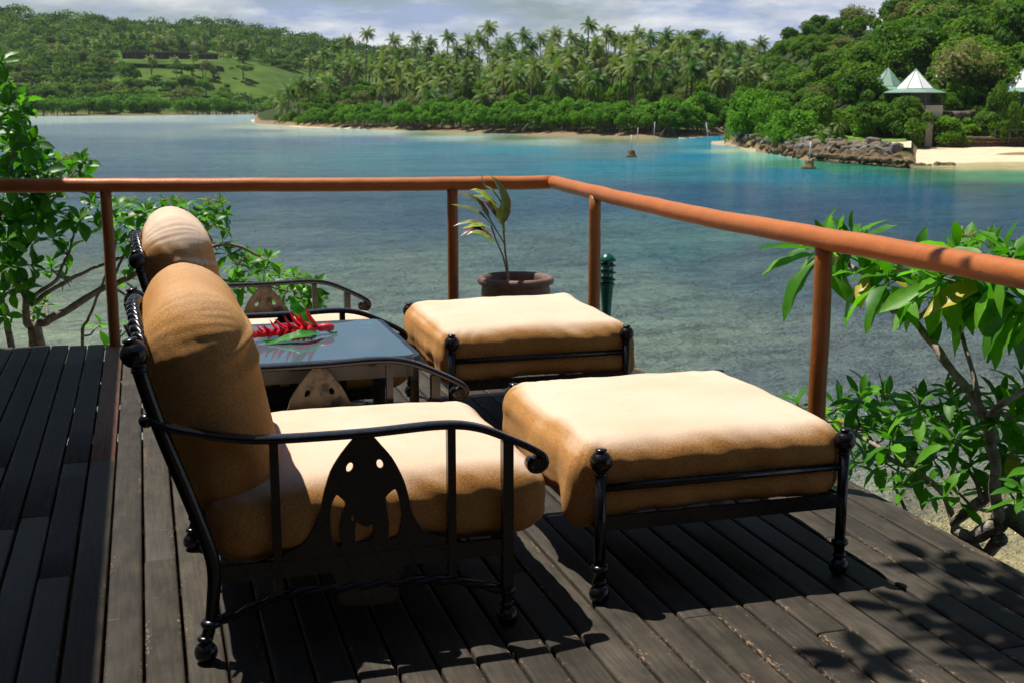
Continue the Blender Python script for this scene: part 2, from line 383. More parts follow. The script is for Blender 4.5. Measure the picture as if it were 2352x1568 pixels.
# ------------------------------------------------------------------ water
def seg_interp(x, xs, ys): return float(np.interp(x, xs, ys))
def s2l(c): 
    return tuple(((v / 255) / 12.92 if v / 255 < 0.04045 else ((v / 255 + 0.055) / 1.055) ** 2.4) for v in c)
WATER_PTS = [  # surveyed colour of the sea bed and water column (picture x, y at the surface; colour)
 (60,275,150,165,160),(300,273,150,165,160),(560,272,140,158,160),(300,292,112,128,142),(600,300,105,124,140),(100,330,100,116,132),
 (640,296,165,170,150),(740,300,150,170,160),(860,306,150,170,160),(1000,308,108,128,95),(1050,316,140,165,155),(1200,318,85,108,78),(1250,326,130,155,145),
 (1400,324,90,112,85),(1500,324,110,120,90),(850,320,95,118,140),(600,330,88,108,128),(1000,335,70,118,135),(1200,345,62,128,142),(1450,340,85,118,130),
 (1450,355,80,112,122),(1580,325,60,130,140),(1620,322,30,120,145),(1650,340,25,120,148),(1600,360,35,118,145),(1690,345,125,160,130),(1760,360,95,160,140),
 (1850,375,50,120,90),(1950,385,38,110,85),(1800,400,22,105,130),(1400,380,48,118,138),(1100,370,72,112,130),(2000,410,20,98,110),(2120,398,35,95,65),
 (2250,400,40,120,85),(2340,405,45,125,90),(2200,384,165,160,115),(2345,382,170,160,115),(2250,430,22,75,75),(2340,440,25,80,95),(2100,450,28,78,105),(1700,450,40,80,108),
 (1900,480,38,72,100),(1400,450,62,92,115),(1000,500,68,88,108),(600,450,72,90,112),(200,420,84,102,122),(2300,500,35,75,98),(2300,600,48,75,95),
 (600,550,82,98,112),(1200,600,88,106,110),(1700,620,66,86,98),(1550,560,72,104,108),(2100,650,62,80,92),(1500,700,92,108,106),(1000,650,98,112,112),(700,760,112,122,114),
 (1550,800,100,112,104),(1750,850,84,96,98),(2000,850,80,92,96),(100,770,122,132,118),(300,700,110,120,112),(2300,1250,122,114,88),(2200,1000,96,104,96),(1500,1100,110,112,96)]
def build_water():
    pw = []; cw = []
    for (x, y, r, g, b) in WATER_PTS:
        p = on_z(x, y, WZ); rr = math.hypot(p.x, p.y)
        pw.append((math.atan2(p.x, p.y) * 4.0, math.log(rr))); cw.append(s2l((r, g, b)))
    pw = np.array(pw); cw = np.array(cw)
    azs = np.linspace(R(-75), R(110), 260); rs = np.concatenate([np.geomspace(3.0, 1500, 220), [2500, 5000]])
    A, Rr = np.meshgrid(azs, rs, indexing='ij')
    V = np.stack([np.sin(A) * Rr, np.cos(A) * Rr, np.full_like(A, WZ)], -1).reshape(-1, 3)
    Q = np.stack([A.ravel() * 4.0, np.log(Rr.ravel())], -1)
    d2 = ((Q[:, None, 0] - pw[None, :, 0]) ** 2 + ((Q[:, None, 1] - pw[None, :, 1]) * 1.6) ** 2 + 1e-4)
    w = 1 / d2 ** 1.9; w /= w.sum(1, keepdims=True); C = w @ cw
    na, nr = len(azs), len(rs)
    idx = np.arange(na * nr).reshape(na, nr)
    Fs = np.stack([idx[:-1, :-1], idx[:-1, 1:], idx[1:, 1:], idx[1:, :-1]], -1).reshape(-1, 4)
    me = bpy.data.meshes.new('water'); me.vertices.add(len(V)); me.vertices.foreach_set('co', V.astype(np.float32).ravel())
    me.loops.add(Fs.size); me.loops.foreach_set('vertex_index', Fs.astype(np.int32).ravel())
    me.polygons.add(len(Fs)); me.polygons.foreach_set('loop_start', np.arange(0, Fs.size, 4, dtype=np.int32))
    me.update(calc_edges=True); me.validate()
    ca = me.color_attributes.new('seabed', 'FLOAT_COLOR', 'POINT'); ca.data.foreach_set('color', np.concatenate([C, np.ones((len(C), 1))], 1).astype(np.float32).ravel())
    m, t, b = material('lagoon_water', rough=0.08, spec=0.5, ior=1.33)
    at = t.nodes.new('ShaderNodeAttribute'); at.attribute_name = 'seabed'
    geo = t.nodes.new('ShaderNodeNewGeometry'); P = geo.outputs['Position']
    def mapped(sc, rot=0.3):
        mp = t.nodes.new('ShaderNodeMapping'); mp.inputs['Scale'].default_value = sc; mp.inputs['Rotation'].default_value = (0, 0, rot); t.links.new(P, mp.inputs[0]); return mp.outputs[0]
    # weed and coral patches on the bed, seen through the water
    sp = t.nodes.new('ShaderNodeSeparateXYZ'); t.links.new(P, sp.inputs[0])
    dist = t.nodes.new('ShaderNodeVectorMath'); dist.operation = 'LENGTH'; t.links.new(P, dist.inputs[0])
    weed = noise_(t, mapped((0.42, 0.8, 1)), 1.0, 6, 0.62)
    weed2 = noise_(t, mapped((0.06, 0.16, 1), 0.1), 1.0, 4, 0.5)
    wr = ramp(t, weed, [(0.36, (0.50, 0.55, 0.60)), (0.5, (0.92, 0.95, 0.92)), (0.66, (1.35, 1.38, 1.15))]).outputs[0]
    blend = t.nodes.new('ShaderNodeMapRange'); t.links.new(dist.outputs['Value'], blend.inputs[0])
    blend.inputs[1].default_value = 20; blend.inputs[2].default_value = 110; blend.inputs[3].default_value = 0.85; blend.inputs[4].default_value = 0.12
    col = mixc(t, blend.outputs[0], at.outputs['Color'], mixc(t, 1.0, at.outputs['Color'], wr, 'MULTIPLY'))
    col = mixc(t, 0.55, col, ramp(t, weed2, [(0.35, (0.72, 0.76, 0.84)), (0.65, (1.2, 1.2, 1.12))]).outputs[0], 'MULTIPLY')
    k = mixc(t, 1.0, col, (2.25, 2.22, 2.28), 'MULTIPLY')
    hs = t.nodes.new('ShaderNodeHueSaturation'); hs.inputs['Saturation'].default_value = 1.02; t.links.new(k, hs.inputs['Color']); t.links.new(hs.outputs[0], b.inputs['Base Color'])
    w1 = noise_(t, mapped((1.0, 1.25, 1), 0.35), 0.75, 6, 0.66)
    w2 = noise_(t, mapped((0.22, 0.36, 1), 0.15), 1.0, 3, 0.5)
    w3 = noise_(t, mapped((0.05, 0.16, 1), 0.25), 1.0, 3, 0.5)
    h = math_(t, 'ADD', w1, math_(t, 'MULTIPLY', w2, 1.8)); h = math_(t, 'ADD', h, math_(t, 'MULTIPLY', w3, 2.2))
    w0 = noise_(t, mapped((1.0, 1.9, 1), 0.5), 3.2, 4, 0.6)
    h = math_(t, 'ADD', h, math_(t, 'MULTIPLY', w0, 0.35))
    bump(t, b, h, 1.0, 1.5)
    b.inputs['Specular IOR Level'].default_value = 0.5
    me.materials.append(m)
    tag(ob('water', me), kind='structure')
build_water()

# ------------------------------------------------------------------ land
class Land:
    """terrain as columns of (distance, height); azimuth in degrees of picture column"""
    def __init__(s, cols):
        s.az = np.array([azi(c[0]) for c in cols]); s.r = np.array([[p[0] for p in c[1]] for c in cols], float); s.z = np.array([[p[1] for p in c[1]] for c in cols], float)
    def col(s, a):
        a = float(np.clip(a, s.az[0], s.az[-1])); r = np.array([np.interp(a, s.az, s.r[:, k]) for k in range(s.r.shape[1])]); z = np.array([np.interp(a, s.az, s.z[:, k]) for k in range(s.r.shape[1])]); return r, z
    def rough(s, x, y): return 0
    def h(s, a, rr):
        r, z = s.col(a); return float(np.interp(rr, r, z))
    def build(s, name, mat, na=90, sub=6, amp=0.6, fs=0.05):
        V = []; n = None
        for a in np.linspace(s.az[0], s.az[-1], na):
            r, z = s.col(a); K = (len(r) - 1) * sub + 1; u = np.linspace(0, len(r) - 1, K)
            rr = np.interp(u, range(len(r)), r); zz = np.interp(u, range(len(r)), z)
            for q, (p, w) in enumerate(zip(rr, zz)):
                x, y = math.sin(a) * p, math.cos(a) * p
                k = amp * min(1, q / 6) if q else 0
                V.append((x, y, w + k * noise.noise(Vector((x * fs, y * fs, 3.3)))))
            n = K
        Fs = [(i * n + j, i * n + j + 1, (i + 1) * n + j + 1, (i + 1) * n + j) for i in range(na - 1) for j in range(n - 1)]
        return tag(ob(name, mesh(name, V, Fs, mat)), kind='structure')
def zof(px, py, r): return CAM.z + tan_e(px, py) * r
def grass_material(name, a, b_, c=None, sc=0.08):
    m, t, b = material(name, a, 0.95, 0.1)
    geo = t.nodes.new('ShaderNodeNewGeometry'); n = noise_(t, geo.outputs['Position'], sc, 8, 0.65)
    col = ramp(t, n, [(0.35, a), (0.65, b_)]).outputs[0]
    sp = t.nodes.new('ShaderNodeSeparateXYZ'); t.links.new(geo.outputs['Position'], sp.inputs[0])
    if c:
        k = ramp(t, math_(t, 'ADD', sp.outputs['Z'], math_(t, 'MULTIPLY', n, 1.4)), [(0.0, (1, 1, 1)), (1.0, (0, 0, 0))])
        mr = t.nodes.new('ShaderNodeMapRange'); t.links.new(math_(t, 'ADD', sp.outputs['Z'], math_(t, 'MULTIPLY', n, 1.2)), mr.inputs[0])
        mr.inputs[1].default_value = -4.3; mr.inputs[2].default_value = -3.9; mr.inputs[3].default_value = 1; mr.inputs[4].default_value = 0
        col = mixc(t, mr.outputs[0], col, c)
    t.links.new(col, b.inputs['Base Color']); bump(t, b, n, 0.6, 0.5); return m
M['hill'] = grass_material('hill_grass', (0.028, 0.070, 0.010), (0.095, 0.155, 0.022), (0.16, 0.12, 0.07), 0.035)
M['floor'] = grass_material('forest_floor', (0.018, 0.034, 0.010), (0.045, 0.07, 0.02), (0.22, 0.16, 0.09), 0.3)
M['sand'] = stone_like('beach_sand', (0.58, 0.44, 0.29), (0.68, 0.54, 0.37), 0.4, 0.95, 0.3, 0.05)
M['wet_sand'] = stone_like('wet_sand', (0.30, 0.23, 0.14), (0.42, 0.33, 0.21), 0.5, 0.6, 0.3, 0.05)
M['rock'] = stone_like('weathered_rock', (0.055, 0.055, 0.058), (0.25, 0.23, 0.20), 0.9, 0.9, 0.9, 0.4, extra=(0.17, 0.12, 0.06))
M['rock_brown'] = stone_like('brown_rock', (0.055, 0.038, 0.02), (0.21, 0.15, 0.08), 1.1, 0.9, 0.9, 0.3)
M['cliff'] = stone_like('cliff_rock', (0.06, 0.048, 0.038), (0.20, 0.16, 0.13), 0.35, 0.95, 1.0, 0.8)

def I(px, pts): return float(np.interp(px, [p[0] for p in pts], [p[1] for p in pts]))
# --- far left hills
lc = []
for px in (-700, -350, -100, 0, 60, 120, 200, 280, 350, 420, 470, 520, 590, 650, 700, 760, 860, 1000, 1200, 1500, 1900):
    sh = I(px, [(-700, 720), (0, 735), (300, 745), (600, 800), (1900, 1000)])
    rows = [(sh - 15, -7.0), (sh, -5.5), (sh + 45, -4.6)]
    rows += [(r, zof(px, I(px, t), r)) for r, t in (
        (880, [(-700, 222), (0, 222), (200, 214), (350, 205), (450, 212), (560, 230), (640, 236), (1900, 238)]),
        (950, [(-700, 170), (0, 170), (200, 162), (280, 142), (400, 142), (500, 144), (560, 156), (600, 168), (650, 184), (700, 202), (760, 216), (1900, 232)]),
        (1040, [(-700, 150), (0, 150), (200, 140), (300, 122), (500, 126), (640, 150), (760, 190), (1900, 228)]),
        (1250, [(-700, 110), (0, 112), (200, 92), (400, 100), (600, 112), (760, 140), (1000, 180), (1900, 220)]),
        (1500, [(-700, -10), (-100, 10), (0, 26), (40, 34), (100, 52), (200, 50), (250, 64), (330, 66), (410, 74), (440, 64), (480, 58), (540, 72), (580, 80), (650, 88), (740, 104), (860, 122), (1000, 140), (1400, 180), (1900, 215)]))]
    rows.append((1700, rows[-1][1] - 25))
    lc.append((px, rows))
far_land = Land(lc); far_land.build('far_hills', M['hill'], 150, 6, 3.0, 0.02)
# --- promontory with the palms
MS = [(560, 450), (600, 440), (620, 425), (640, 415), (700, 385), (800, 358), (1000, 322), (1200, 290), (1400, 272), (1550, 262), (1620, 276), (1690, 320), (1760, 345), (1900, 350), (2300, 350)]
MS = [(p, 7.35 / -tan_e(p, y)) for p, y in [(560, 283), (620, 286), (700, 291.5), (800, 296), (1000, 303), (1200, 310), (1400, 315), (1550, 318), (1620, 313), (1690, 303), (1760, 301), (1900, 300), (2300, 300)]]
mc = []
for px in (575, 600, 640, 700, 760, 800, 900, 1000, 1100, 1200, 1300, 1400, 1500, 1600, 1700, 1800, 1950, 2300):
    r0 = I(px, MS); up = I(px, [(575, 0.0), (640, 0.25), (760, 0.8), (900, 1.0), (2300, 1.0)])
    top = I(px, [(575, -7), (700, 0), (760, 8), (900, 9), (1000, 7), (1100, 8), (1250, 14), (1400, 22), (1500, 26), (1600, 27), (1700, 24), (1800, 24), (2300, 26)])
    if px == 575: mc.append((px, [(r0 - 8, -7), (r0, -7), (r0 + 8, -7), (r0 + 35, -7), (r0 + 80, -7), (r0 + 140, -7), (r0 + 210, -7), (r0 + 300, -7), (r0 + 400, -7)])); continue
    mc.append((px, [(r0 - 8, -6.6), (r0, -5.75), (r0 + 8, -4.9), (r0 + 35, -4.3), (r0 + 80, -4.3 + 4.5 * up - 4 * (px < 580)), (r0 + 140, -4 + 9.5 * up - 4 * (px < 580)), (r0 + 210, -4 + 13 * up if up < 1 else max(9, top * 0.72)), (r0 + 300, max(top, -4) - 4 * (px < 580)), (r0 + 400, max(top, -4) - 8)]))
mid_land = Land(mc); mid_land.build('promontory_ground', M['floor'], 120, 4, 1.0, 0.05)
# --- right shore
RS = [(p, 7.35 / -tan_e(p, y)) for p, y in [(1668, 332), (1690, 336), (1750, 350), (1850, 366), (1950, 374), (2050, 382), (2100, 386), (2112, 380), (2200, 378.5), (2351, 375), (2600, 372), (3000, 368)]]
rc = []
for px in (1664, 1676, 1690, 1720, 1750, 1800, 1850, 1900, 1950, 2000, 2050, 2085, 2100, 2112, 2150, 2200, 2270, 2351, 2500, 2700, 3000):
    r0 = I(px, RS); sandy = px >= 2105
    b1 = -4.9 if sandy else -4.3
    zc = I(px, [(1664, -4.6), (1720, -3.6), (1800, -3), (1900, -2.6), (1960, -1.2), (2060, -0.6), (2351, -0.4), (3000, 0)])
    h1 = I(px, [(1664, -4.5), (1720, -3), (1800, 2), (1900, 5), (2000, 8), (2100, 10), (2351, 14), (3000, 18)])
    h2 = I(px, [(1664, -4.5), (1720, 2), (1800, 11), (1900, 17), (2000, 18), (2100, 22), (2351, 27), (3000, 34)])
    h3 = I(px, [(1664, -4.5), (1720, 10), (1800, 24), (1900, 27), (2000, 25), (2100, 27), (2351, 36), (3000, 44)])
    rc.append((px, [(r0 - 6, -6.8), (r0, -5.78), (r0 + 5, (-6.0 if sandy else -4.7)), (r0 + 14, -6.0 if sandy else b1), (r0 + 44, -5.6 if sandy else -4.35), (r0 + 52, -5.3 if sandy else -4.0), (r0 + 54, zc), (r0 + 75, zc + 1), (r0 + 130, h1), (r0 + 190, h2), (r0 + 280, h3), (r0 + 420, h3 - 6)]))
right_land = Land(rc); right_land.build('right_shore_ground', M['floor'], 120, 3, 0.7, 0.08)
def sand_sheet(name, pts, mat, lift, nx=24, ny=10):
    """pts: near and far edge polylines as (picture column, distance)"""
    V = []
    for i in range(nx + 1):
        px = pts[0][0] + (pts[-1][0] - pts[0][0]) * i / nx
        ra = I(px, [(p[0], p[1]) for p in pts]); rb = I(px, [(p[0], p[2]) for p in pts]); a = azi(px)
        for j in range(ny + 1):
            r = ra + (rb - ra) * j / ny
            if lift is None: z0 = WZ - 0.10 + 0.62 * (j / ny) ** 0.85; k = 0
            else: z0 = max(right_land.h(a, r), WZ - .3); k = lift
            V.append((math.sin(a) * r, math.cos(a) * r, z0 + k + 0.05 * noise.noise(Vector((r * .2, a * 40, 0)))))
    n = ny + 1
    return tag(ob(name, mesh(name, V, [(i * n + j, i * n + j + 1, (i + 1) * n + j + 1, (i + 1) * n + j) for i in range(nx) for j in range(ny)], mat)), kind='structure')
sb = [(2098, I(2112, RS) - 1, I(2112, RS) + 40), (2140, I(2140, RS) - 1.5, I(2140, RS) + 47), (2351, I(2351, RS) - 1.5, I(2351, RS) + 46), (3000, I(3000, RS) - 1.5, I(3000, RS) + 46)]
sand_sheet('beach', [(p, a, b) for p, a, b in sb], M['sand'], None)

sand_sheet('sandy_path', [(1860, I(1860, RS) + 22, I(1860, RS) + 26), (1950, I(1950, RS) + 16, I(1950, RS) + 30), (2040, I(2040, RS) + 14, I(2040, RS) + 36), (2098, I(2098, RS) + 14, I(2098, RS) + 44)], M['sand'], 0.35)
def spit(name, cols, mat, lift):
    V = []
    for (px, ra, rb) in cols:
        a = azi(px)
        for j in range(7):
            r = ra + (rb - ra) * j / 6; V.append((math.sin(a) * r, math.cos(a) * r, WZ + lift * math.sin(math.pi * j / 6) - 0.12))
    return tag(ob(name, mesh(name, V, [(i * 7 + j, i * 7 + j + 1, (i + 1) * 7 + j + 1, (i + 1) * 7 + j) for i in range(len(cols) - 1) for j in range(6)], mat)), kind='structure')
rr_ = lambda px, py: 7.4 / -tan_e(px, py)
spit('sand_spit', [(575, rr_(575, 278.6), rr_(575, 278)), (600, rr_(600, 280), rr_(600, 277)), (640, rr_(640, 288), rr_(640, 278)), (680, rr_(680, 292.5), rr_(680, 282)), (760, rr_(760, 295), rr_(760, 290)), (830, rr_(830, 296.6), rr_(830, 296.2))], M['sand'], 0.6)
spit('channel_sand', [(1560, rr_(1560, 319.5), rr_(1560, 314)), (1600, rr_(1600, 318), rr_(1600, 308)), (1650, rr_(1650, 312.5), rr_(1650, 304)), (1685, rr_(1685, 308), rr_(1685, 301))], M['wet_sand'], 0.45)
spit('point_sand', [(1636, rr_(1636, 331.5), rr_(1636, 331)), (1650, rr_(1650, 334), rr_(1650, 328)), (1675, rr_(1675, 337), rr_(1675, 324)), (1695, rr_(1695, 340), rr_(1695, 324)), (1740, rr_(1740, 350.5), rr_(1740, 340))], M['wet_sand'], 0.6)
0 and spit('far_beach', [(40, rr_(60, 270), rr_(60, 267)), (150, rr_(150, 269.8), rr_(150, 267)), (300, rr_(300, 268.9), rr_(300, 266)), (560, rr_(560, 266.2), rr_(560, 264))], M['wet_sand'], .35)
# bank of earth and rock that carries the deck and the bushes
def bank():
    V = []; nx, ny = 46, 46
    for i in range(nx + 1):
        for j in range(ny + 1):
            x = -16 + 24 * i / nx; y = -12 + 26 * j / ny
            # distance outside the deck footprint
            d = math.hypot(max(0, x - 2.4), max(0, y - 8.1))
            z = -0.50 - 0.08 * max(0, x + 1) - max(0, d) * 1.35 + 0.12 * noise.noise(Vector((x * .7, y * .7, 0)))
            V.append((x, y, max(z, -6.4)))
    n = ny + 1
    tag(ob('rocky_bank', mesh('rocky_bank', V, [(i * n + j, i * n + j + 1, (i + 1) * n + j + 1, (i + 1) * n + j) for i in range(nx) for j in range(ny)], M['rock_brown'])), kind='structure')
bank()
# ------------------------------------------------------------------ background trees
rng = np.random.default_rng(11)
def leaf_cards(P, Nn, size, tilt=0.9, aspect=1.0, rg=rng):
    """square-ish leaf clumps at points P with normals Nn -> (n,4,3)"""
    n = len(P); Nn = Nn + rg.normal(0, tilt, (n, 3)); Nn /= np.linalg.norm(Nn, axis=1, keepdims=True) + 1e-9
    a = rg.normal(0, 1, (n, 3)); U = np.cross(Nn, a); U /= np.linalg.norm(U, axis=1, keepdims=True) + 1e-9; W = np.cross(Nn, U)
    s = (size * rg.uniform(0.6, 1.4, n))[:, None]
    U = U * s; W = W * s * aspect
    k = rg.uniform(0.35, 1.0, (n, 4, 1))
    return np.stack([P - U * k[:, 0], P - W * k[:, 1], P + U * k[:, 2], P + W * k[:, 3]], 1)
def crown_mesh(name, mat, rad, hgt, n_lobes, n_leaf, size, seed, flat=0.0, z0=0.0, lobe=0.42):
    rg = np.random.default_rng(seed); L = []
    for i in range(n_lobes):
        d = rg.normal(0, 1, 3); d[2] = abs(d[2]) if rg.random() < 0.78 else d[2] * 0.5; d /= np.linalg.norm(d)
        k = rg.uniform(0.45, 0.95); L.append((d * k * np.array([rad, rad, hgt]), rad * lobe * rg.uniform(0.6, 1.25)))
    P = []; Nn = []; T = []
    per = n_leaf // n_lobes
    for c, r in L:
        d = rg.normal(0, 1, (per, 3)); d /= np.linalg.norm(d, axis=1, keepdims=True)
        d[:, 2] = np.where(rg.random(per) < 0.7, np.abs(d[:, 2]), d[:, 2])
        sq = np.array([1, 1, 1 - 0.45 * flat]); rr = r * rg.uniform(0.62, 1.08, (per, 1)) ** 0.6
        P.append(c + d * rr * sq); Nn.append(d + np.array([0, 0, 0.35])); T.append(np.clip(rg.normal(rg.uniform(0.2, 0.8), 0.18, per), 0, 1))
    P = np.concatenate(P); P[:, 2] += z0; Nn = np.concatenate(Nn); T = np.concatenate(T)
    return quads_mesh(name, leaf_cards(P, Nn, size, 0.55, 0.8, rg), mat, tint=T), L
def trunk_mesh(name, L, height, r, z0, seed, limbs=5):
    rd = random.Random(seed); mb = MB(); fork = Vector((rd.uniform(-.3, .3), rd.uniform(-.3, .3), height))
    mb.tube(smooth_path([(0, 0, -1.5), (rd.uniform(-.2, .2), rd.uniform(-.2, .2), height * 0.5), fork], 5), [r * 1.3, r * 1.1, r, r * 0.9, r * 0.85, r * 0.8], 6)
    for c, _ in L[:limbs]:
        e = Vector((c[0], c[1], c[2] + z0)); mid = (fork + e) / 2 + Vector((0, 0, -0.12 * (e - fork).length))
        mb.tube(smooth_path([fork, mid, e], 4), [r * .55, r * .45, r * .35, r * .25, r * .12], 5)
    return mesh(name, mb.V, mb.F, M['trunk'])
TREES = {}
def tree_kind(key, mat, rad, hgt, lobes, leaves, size, trunk_h, tr, flat=0.0, n=4, seed=0, lobe=0.42, limbs=5):
    TREES[key] = []
    for i in range(n):
        cm, L = crown_mesh('crown', mat, rad, hgt, lobes, leaves, size, seed + i, flat, trunk_h, lobe)
        TREES[key].append((cm, trunk_mesh('trunk', L, trunk_h, tr, trunk_h, seed + i, limbs)))
tree_kind('broad', M['tree'], 4.2, 4.0, 16, 3600, 0.36, 4.2, 0.28, seed=10)
tree_kind('dry', M['tree_dry'], 4.4, 3.4, 20, 2200, 0.30, 4.6, 0.25, seed=30, lobe=0.32, limbs=14)
tree_kind('bright', M['tree_bright'], 3.6, 2.3, 14, 2000, 0.34, 4.0, 0.2, 0.5, seed=50, lobe=0.36)
tree_kind('spread', M['tree'], 6.5, 1.6, 20, 3200, 0.38, 5.2, 0.35, 1.0, n=3, seed=70, lobe=0.24, limbs=12)
tree_kind('dome', M['dome'], 4.5, 3.4, 60, 5200, 0.24, 1.2, 0.2, seed=90, n=3, lobe=0.22)
tree_kind('mangrove', M['mangrove'], 3.4, 2.6, 12, 2200, 0.30, 3.4, 0.14, seed=110, n=5, lobe=0.40)
tree_kind('shrub', M['tree_bright'], 1.9, 1.5, 9, 900, 0.24, 0.7, 0.08, seed=130, n=3, lobe=0.45)
tree_kind('darkshrub', M['tree'], 2.2, 1.8, 9, 1100, 0.24, 0.8, 0.08, seed=150, n=3, lobe=0.45)
# stilt roots under the mangroves
def root_mesh(seed):
    rd = random.Random(seed); mb = MB()
    for i in range(16):
        a = rd.uniform(0, 6.28); r = rd.uniform(0.6, 3.2); b = Vector((math.cos(a) * r * .25, math.sin(a) * r * .25, 2.6)); e = Vector((math.cos(a) * r, math.sin(a) * r, -0.6))
        mb.tube([b, (b + e) / 2 + Vector((math.cos(a), math.sin(a), 0)) * .4, e], [.07, .06, .05], 4)
    return mesh('stilt_roots', mb.V, mb.F, M['trunk'])
ROOTS = [root_mesh(i) for i in range(3)]
LABELS_USED = {}
def place_tree(key, name, x, y, z, s, label, cat, group=None, sz=None, rot=None, lean=None, roots=False, v=None):
    cm, tm = TREES[key][random.randrange(len(TREES[key])) if v is None else v]
    e = empty(name, (x, y, z), label, cat, group, rz=random.uniform(0, 6.28) if rot is None else rot)
    e.scale = (s, s, s * (sz or 1.0))
    if lean: e.rotation_euler = (lean[0], lean[1], e.rotation_euler[2])
    ob('crown', cm, e); ob('trunk', tm, e)
    if roots: ob('stilt_roots', random.choice(ROOTS), e)
    return e
# palms
def palm_meshes(seed):
    rg = np.random.default_rng(seed); rd = random.Random(seed); Q = []; T = []
    nf = 24; wind = np.array([0.55, -0.2, 0.0])
    for f in range(nf):
        az = f * 2.39996 + rg.uniform(-.2, .2); el = math.radians(82 - 112 * (f / nf) ** 0.9 + rg.uniform(-8, 8)); L = rg.uniform(3.6, 4.8)
        d = np.array([math.cos(az) * math.cos(el), math.sin(az) * math.cos(el), math.sin(el)]) + wind * 0.4
        d /= np.linalg.norm(d); p = np.zeros(3); pts = [p.copy()]; step = L / 12
        for k in range(12):
            d = d + np.array([0, 0, -0.085 - 0.012 * k]) + wind * 0.03; d /= np.linalg.norm(d); p = p + d * step; pts.append(p.copy())
        tint = 0.12 + 0.75 * (f / nf) ** 1.5 + rg.uniform(-.1, .15)  # lower fronds paler: their glare is painted into the tint
        for k in range(1, 12):
            for u in (0.0, 0.5):
                c = pts[k] * (1 - u) + pts[min(k + 1, 12)] * u; t = pts[min(k + 1, 12)] - pts[k - 1]; t /= np.linalg.norm(t)
                side = np.cross(t, [0, 0, 1.0]); side /= np.linalg.norm(side) + 1e-6
                ll = (0.95 * math.sin(math.pi * min(1, (k + u + 1.0) / 13.2)) + 0.22)
                for sg in (-1, 1):
                    o = side * sg * 0.62 + t * 0.45 + np.array([0, 0, -0.62 + rg.uniform(-.2, .2)]); o /= np.linalg.norm(o); w = t * 0.085
                    e = c + o * ll
                    Q.append([c - w, c + w, e + w * 0.5, e - w * 0.4]); T.append(min(1, max(0, tint + rg.uniform(-.12, .12))))
    crown = quads_mesh('crown', np.array(Q), M['palm'], tint=np.array(T))
    return crown
PALM_CROWNS = [palm_meshes(200 + i) for i in range(7)]
def palm_trunk(seed):
    rd = random.Random(seed); b = rd.uniform(-1.6, 1.6), rd.uniform(-1.6, 1.6); mb = MB()
    P = smooth_path([(b[0], b[1], -1.5 / 14), (b[0] * .55, b[1] * .55, 0.35), (b[0] * .15, b[1] * .15, 0.7), (0, 0, 1.0)], 7)
    mb.tube(P, [0.24, 0.19, 0.17, 0.16, 0.15, 0.145, 0.14, 0.13], 6); return mesh('trunk', mb.V, mb.F, M['trunk'])
PALM_TRUNKS = [palm_trunk(300 + i) for i in range(6)]
def place_palm(x, y, z, h, label, group=None, s=1.0, v=None):
    e = empty('coconut_palm', (x, y, z), label, 'palm tree', group)
    c = ob('crown', PALM_CROWNS[random.randrange(7) if v is None else v], e, (0, 0, h)); c.rotation_euler = (random.uniform(-.1, .1), random.uniform(-.1, .1), random.uniform(-.5, .5)); c.scale = (s,) * 3
    t = ob('trunk', random.choice(PALM_TRUNKS), e); t.scale = (1, 1, h)
    return e
def spot(land, px, r): a = azi(px); return math.sin(a) * r, math.cos(a) * r, land.h(a, r)

# mangrove hedge along the promontory
k = 0
for row in range(3):
    px = 700 + row * 9
    while px < 1668:
        r = I(px, MS) + 5 + row * 5 + random.uniform(-1.5, 1.5); x, y, z = spot(mid_land, px, r); s = random.uniform(0.8, 1.15) * (0.82 if row == 0 else 1.05) * I(px, [(700, .62), (800, .78), (1000, 0.9), (1650, 1.0)])
        place_tree('mangrove', 'mangrove', x, y, z, s, 'green mangrove in the dense waterside hedge below the palm grove', 'mangrove', 'mangroves along the promontory shore', roots=(row == 0), sz=random.uniform(.9, 1.15))
        px += random.uniform(19, 27) * (300 / r)
# undergrowth and trees on the promontory
G_under = 'broadleaf trees among the palms'
for i in range(230):
    px = random.uniform(690, 1760); r = I(px, MS) + random.uniform(22, 130) if i < 130 else I(px, MS) + random.uniform(130, 320)
    x, y, z = spot(mid_land, px, r); key = random.choices(['broad', 'dry', 'bright', 'spread'], [5, 2, 1.2, 0.8])[0]
    if px < 1350 and r > I(px, MS) + 200: continue
    place_tree(key, 'broadleaf_tree', x, y, z, random.uniform(0.6, 1.0), 'green broadleaf tree among the coconut palms of the promontory', 'tree', G_under)
for (px, py) in [(1235, 190), (1300, 182), (1360, 178), (1190, 205), (1270, 205), (1420, 190), (1330, 200)]:
    r = I(px, MS) + random.uniform(50, 75); x, y, z = spot(mid_land, px, r); zt = zof(px, py, r)
    place_tree('bright', 'flame_tree', x, y, z, 0.85, 'bright yellow-green flat-topped tree in the middle of the palm grove', 'tree', 'bright green trees below the palms', sz=max(0.6, (zt - z) / (6.5 * 0.85)))
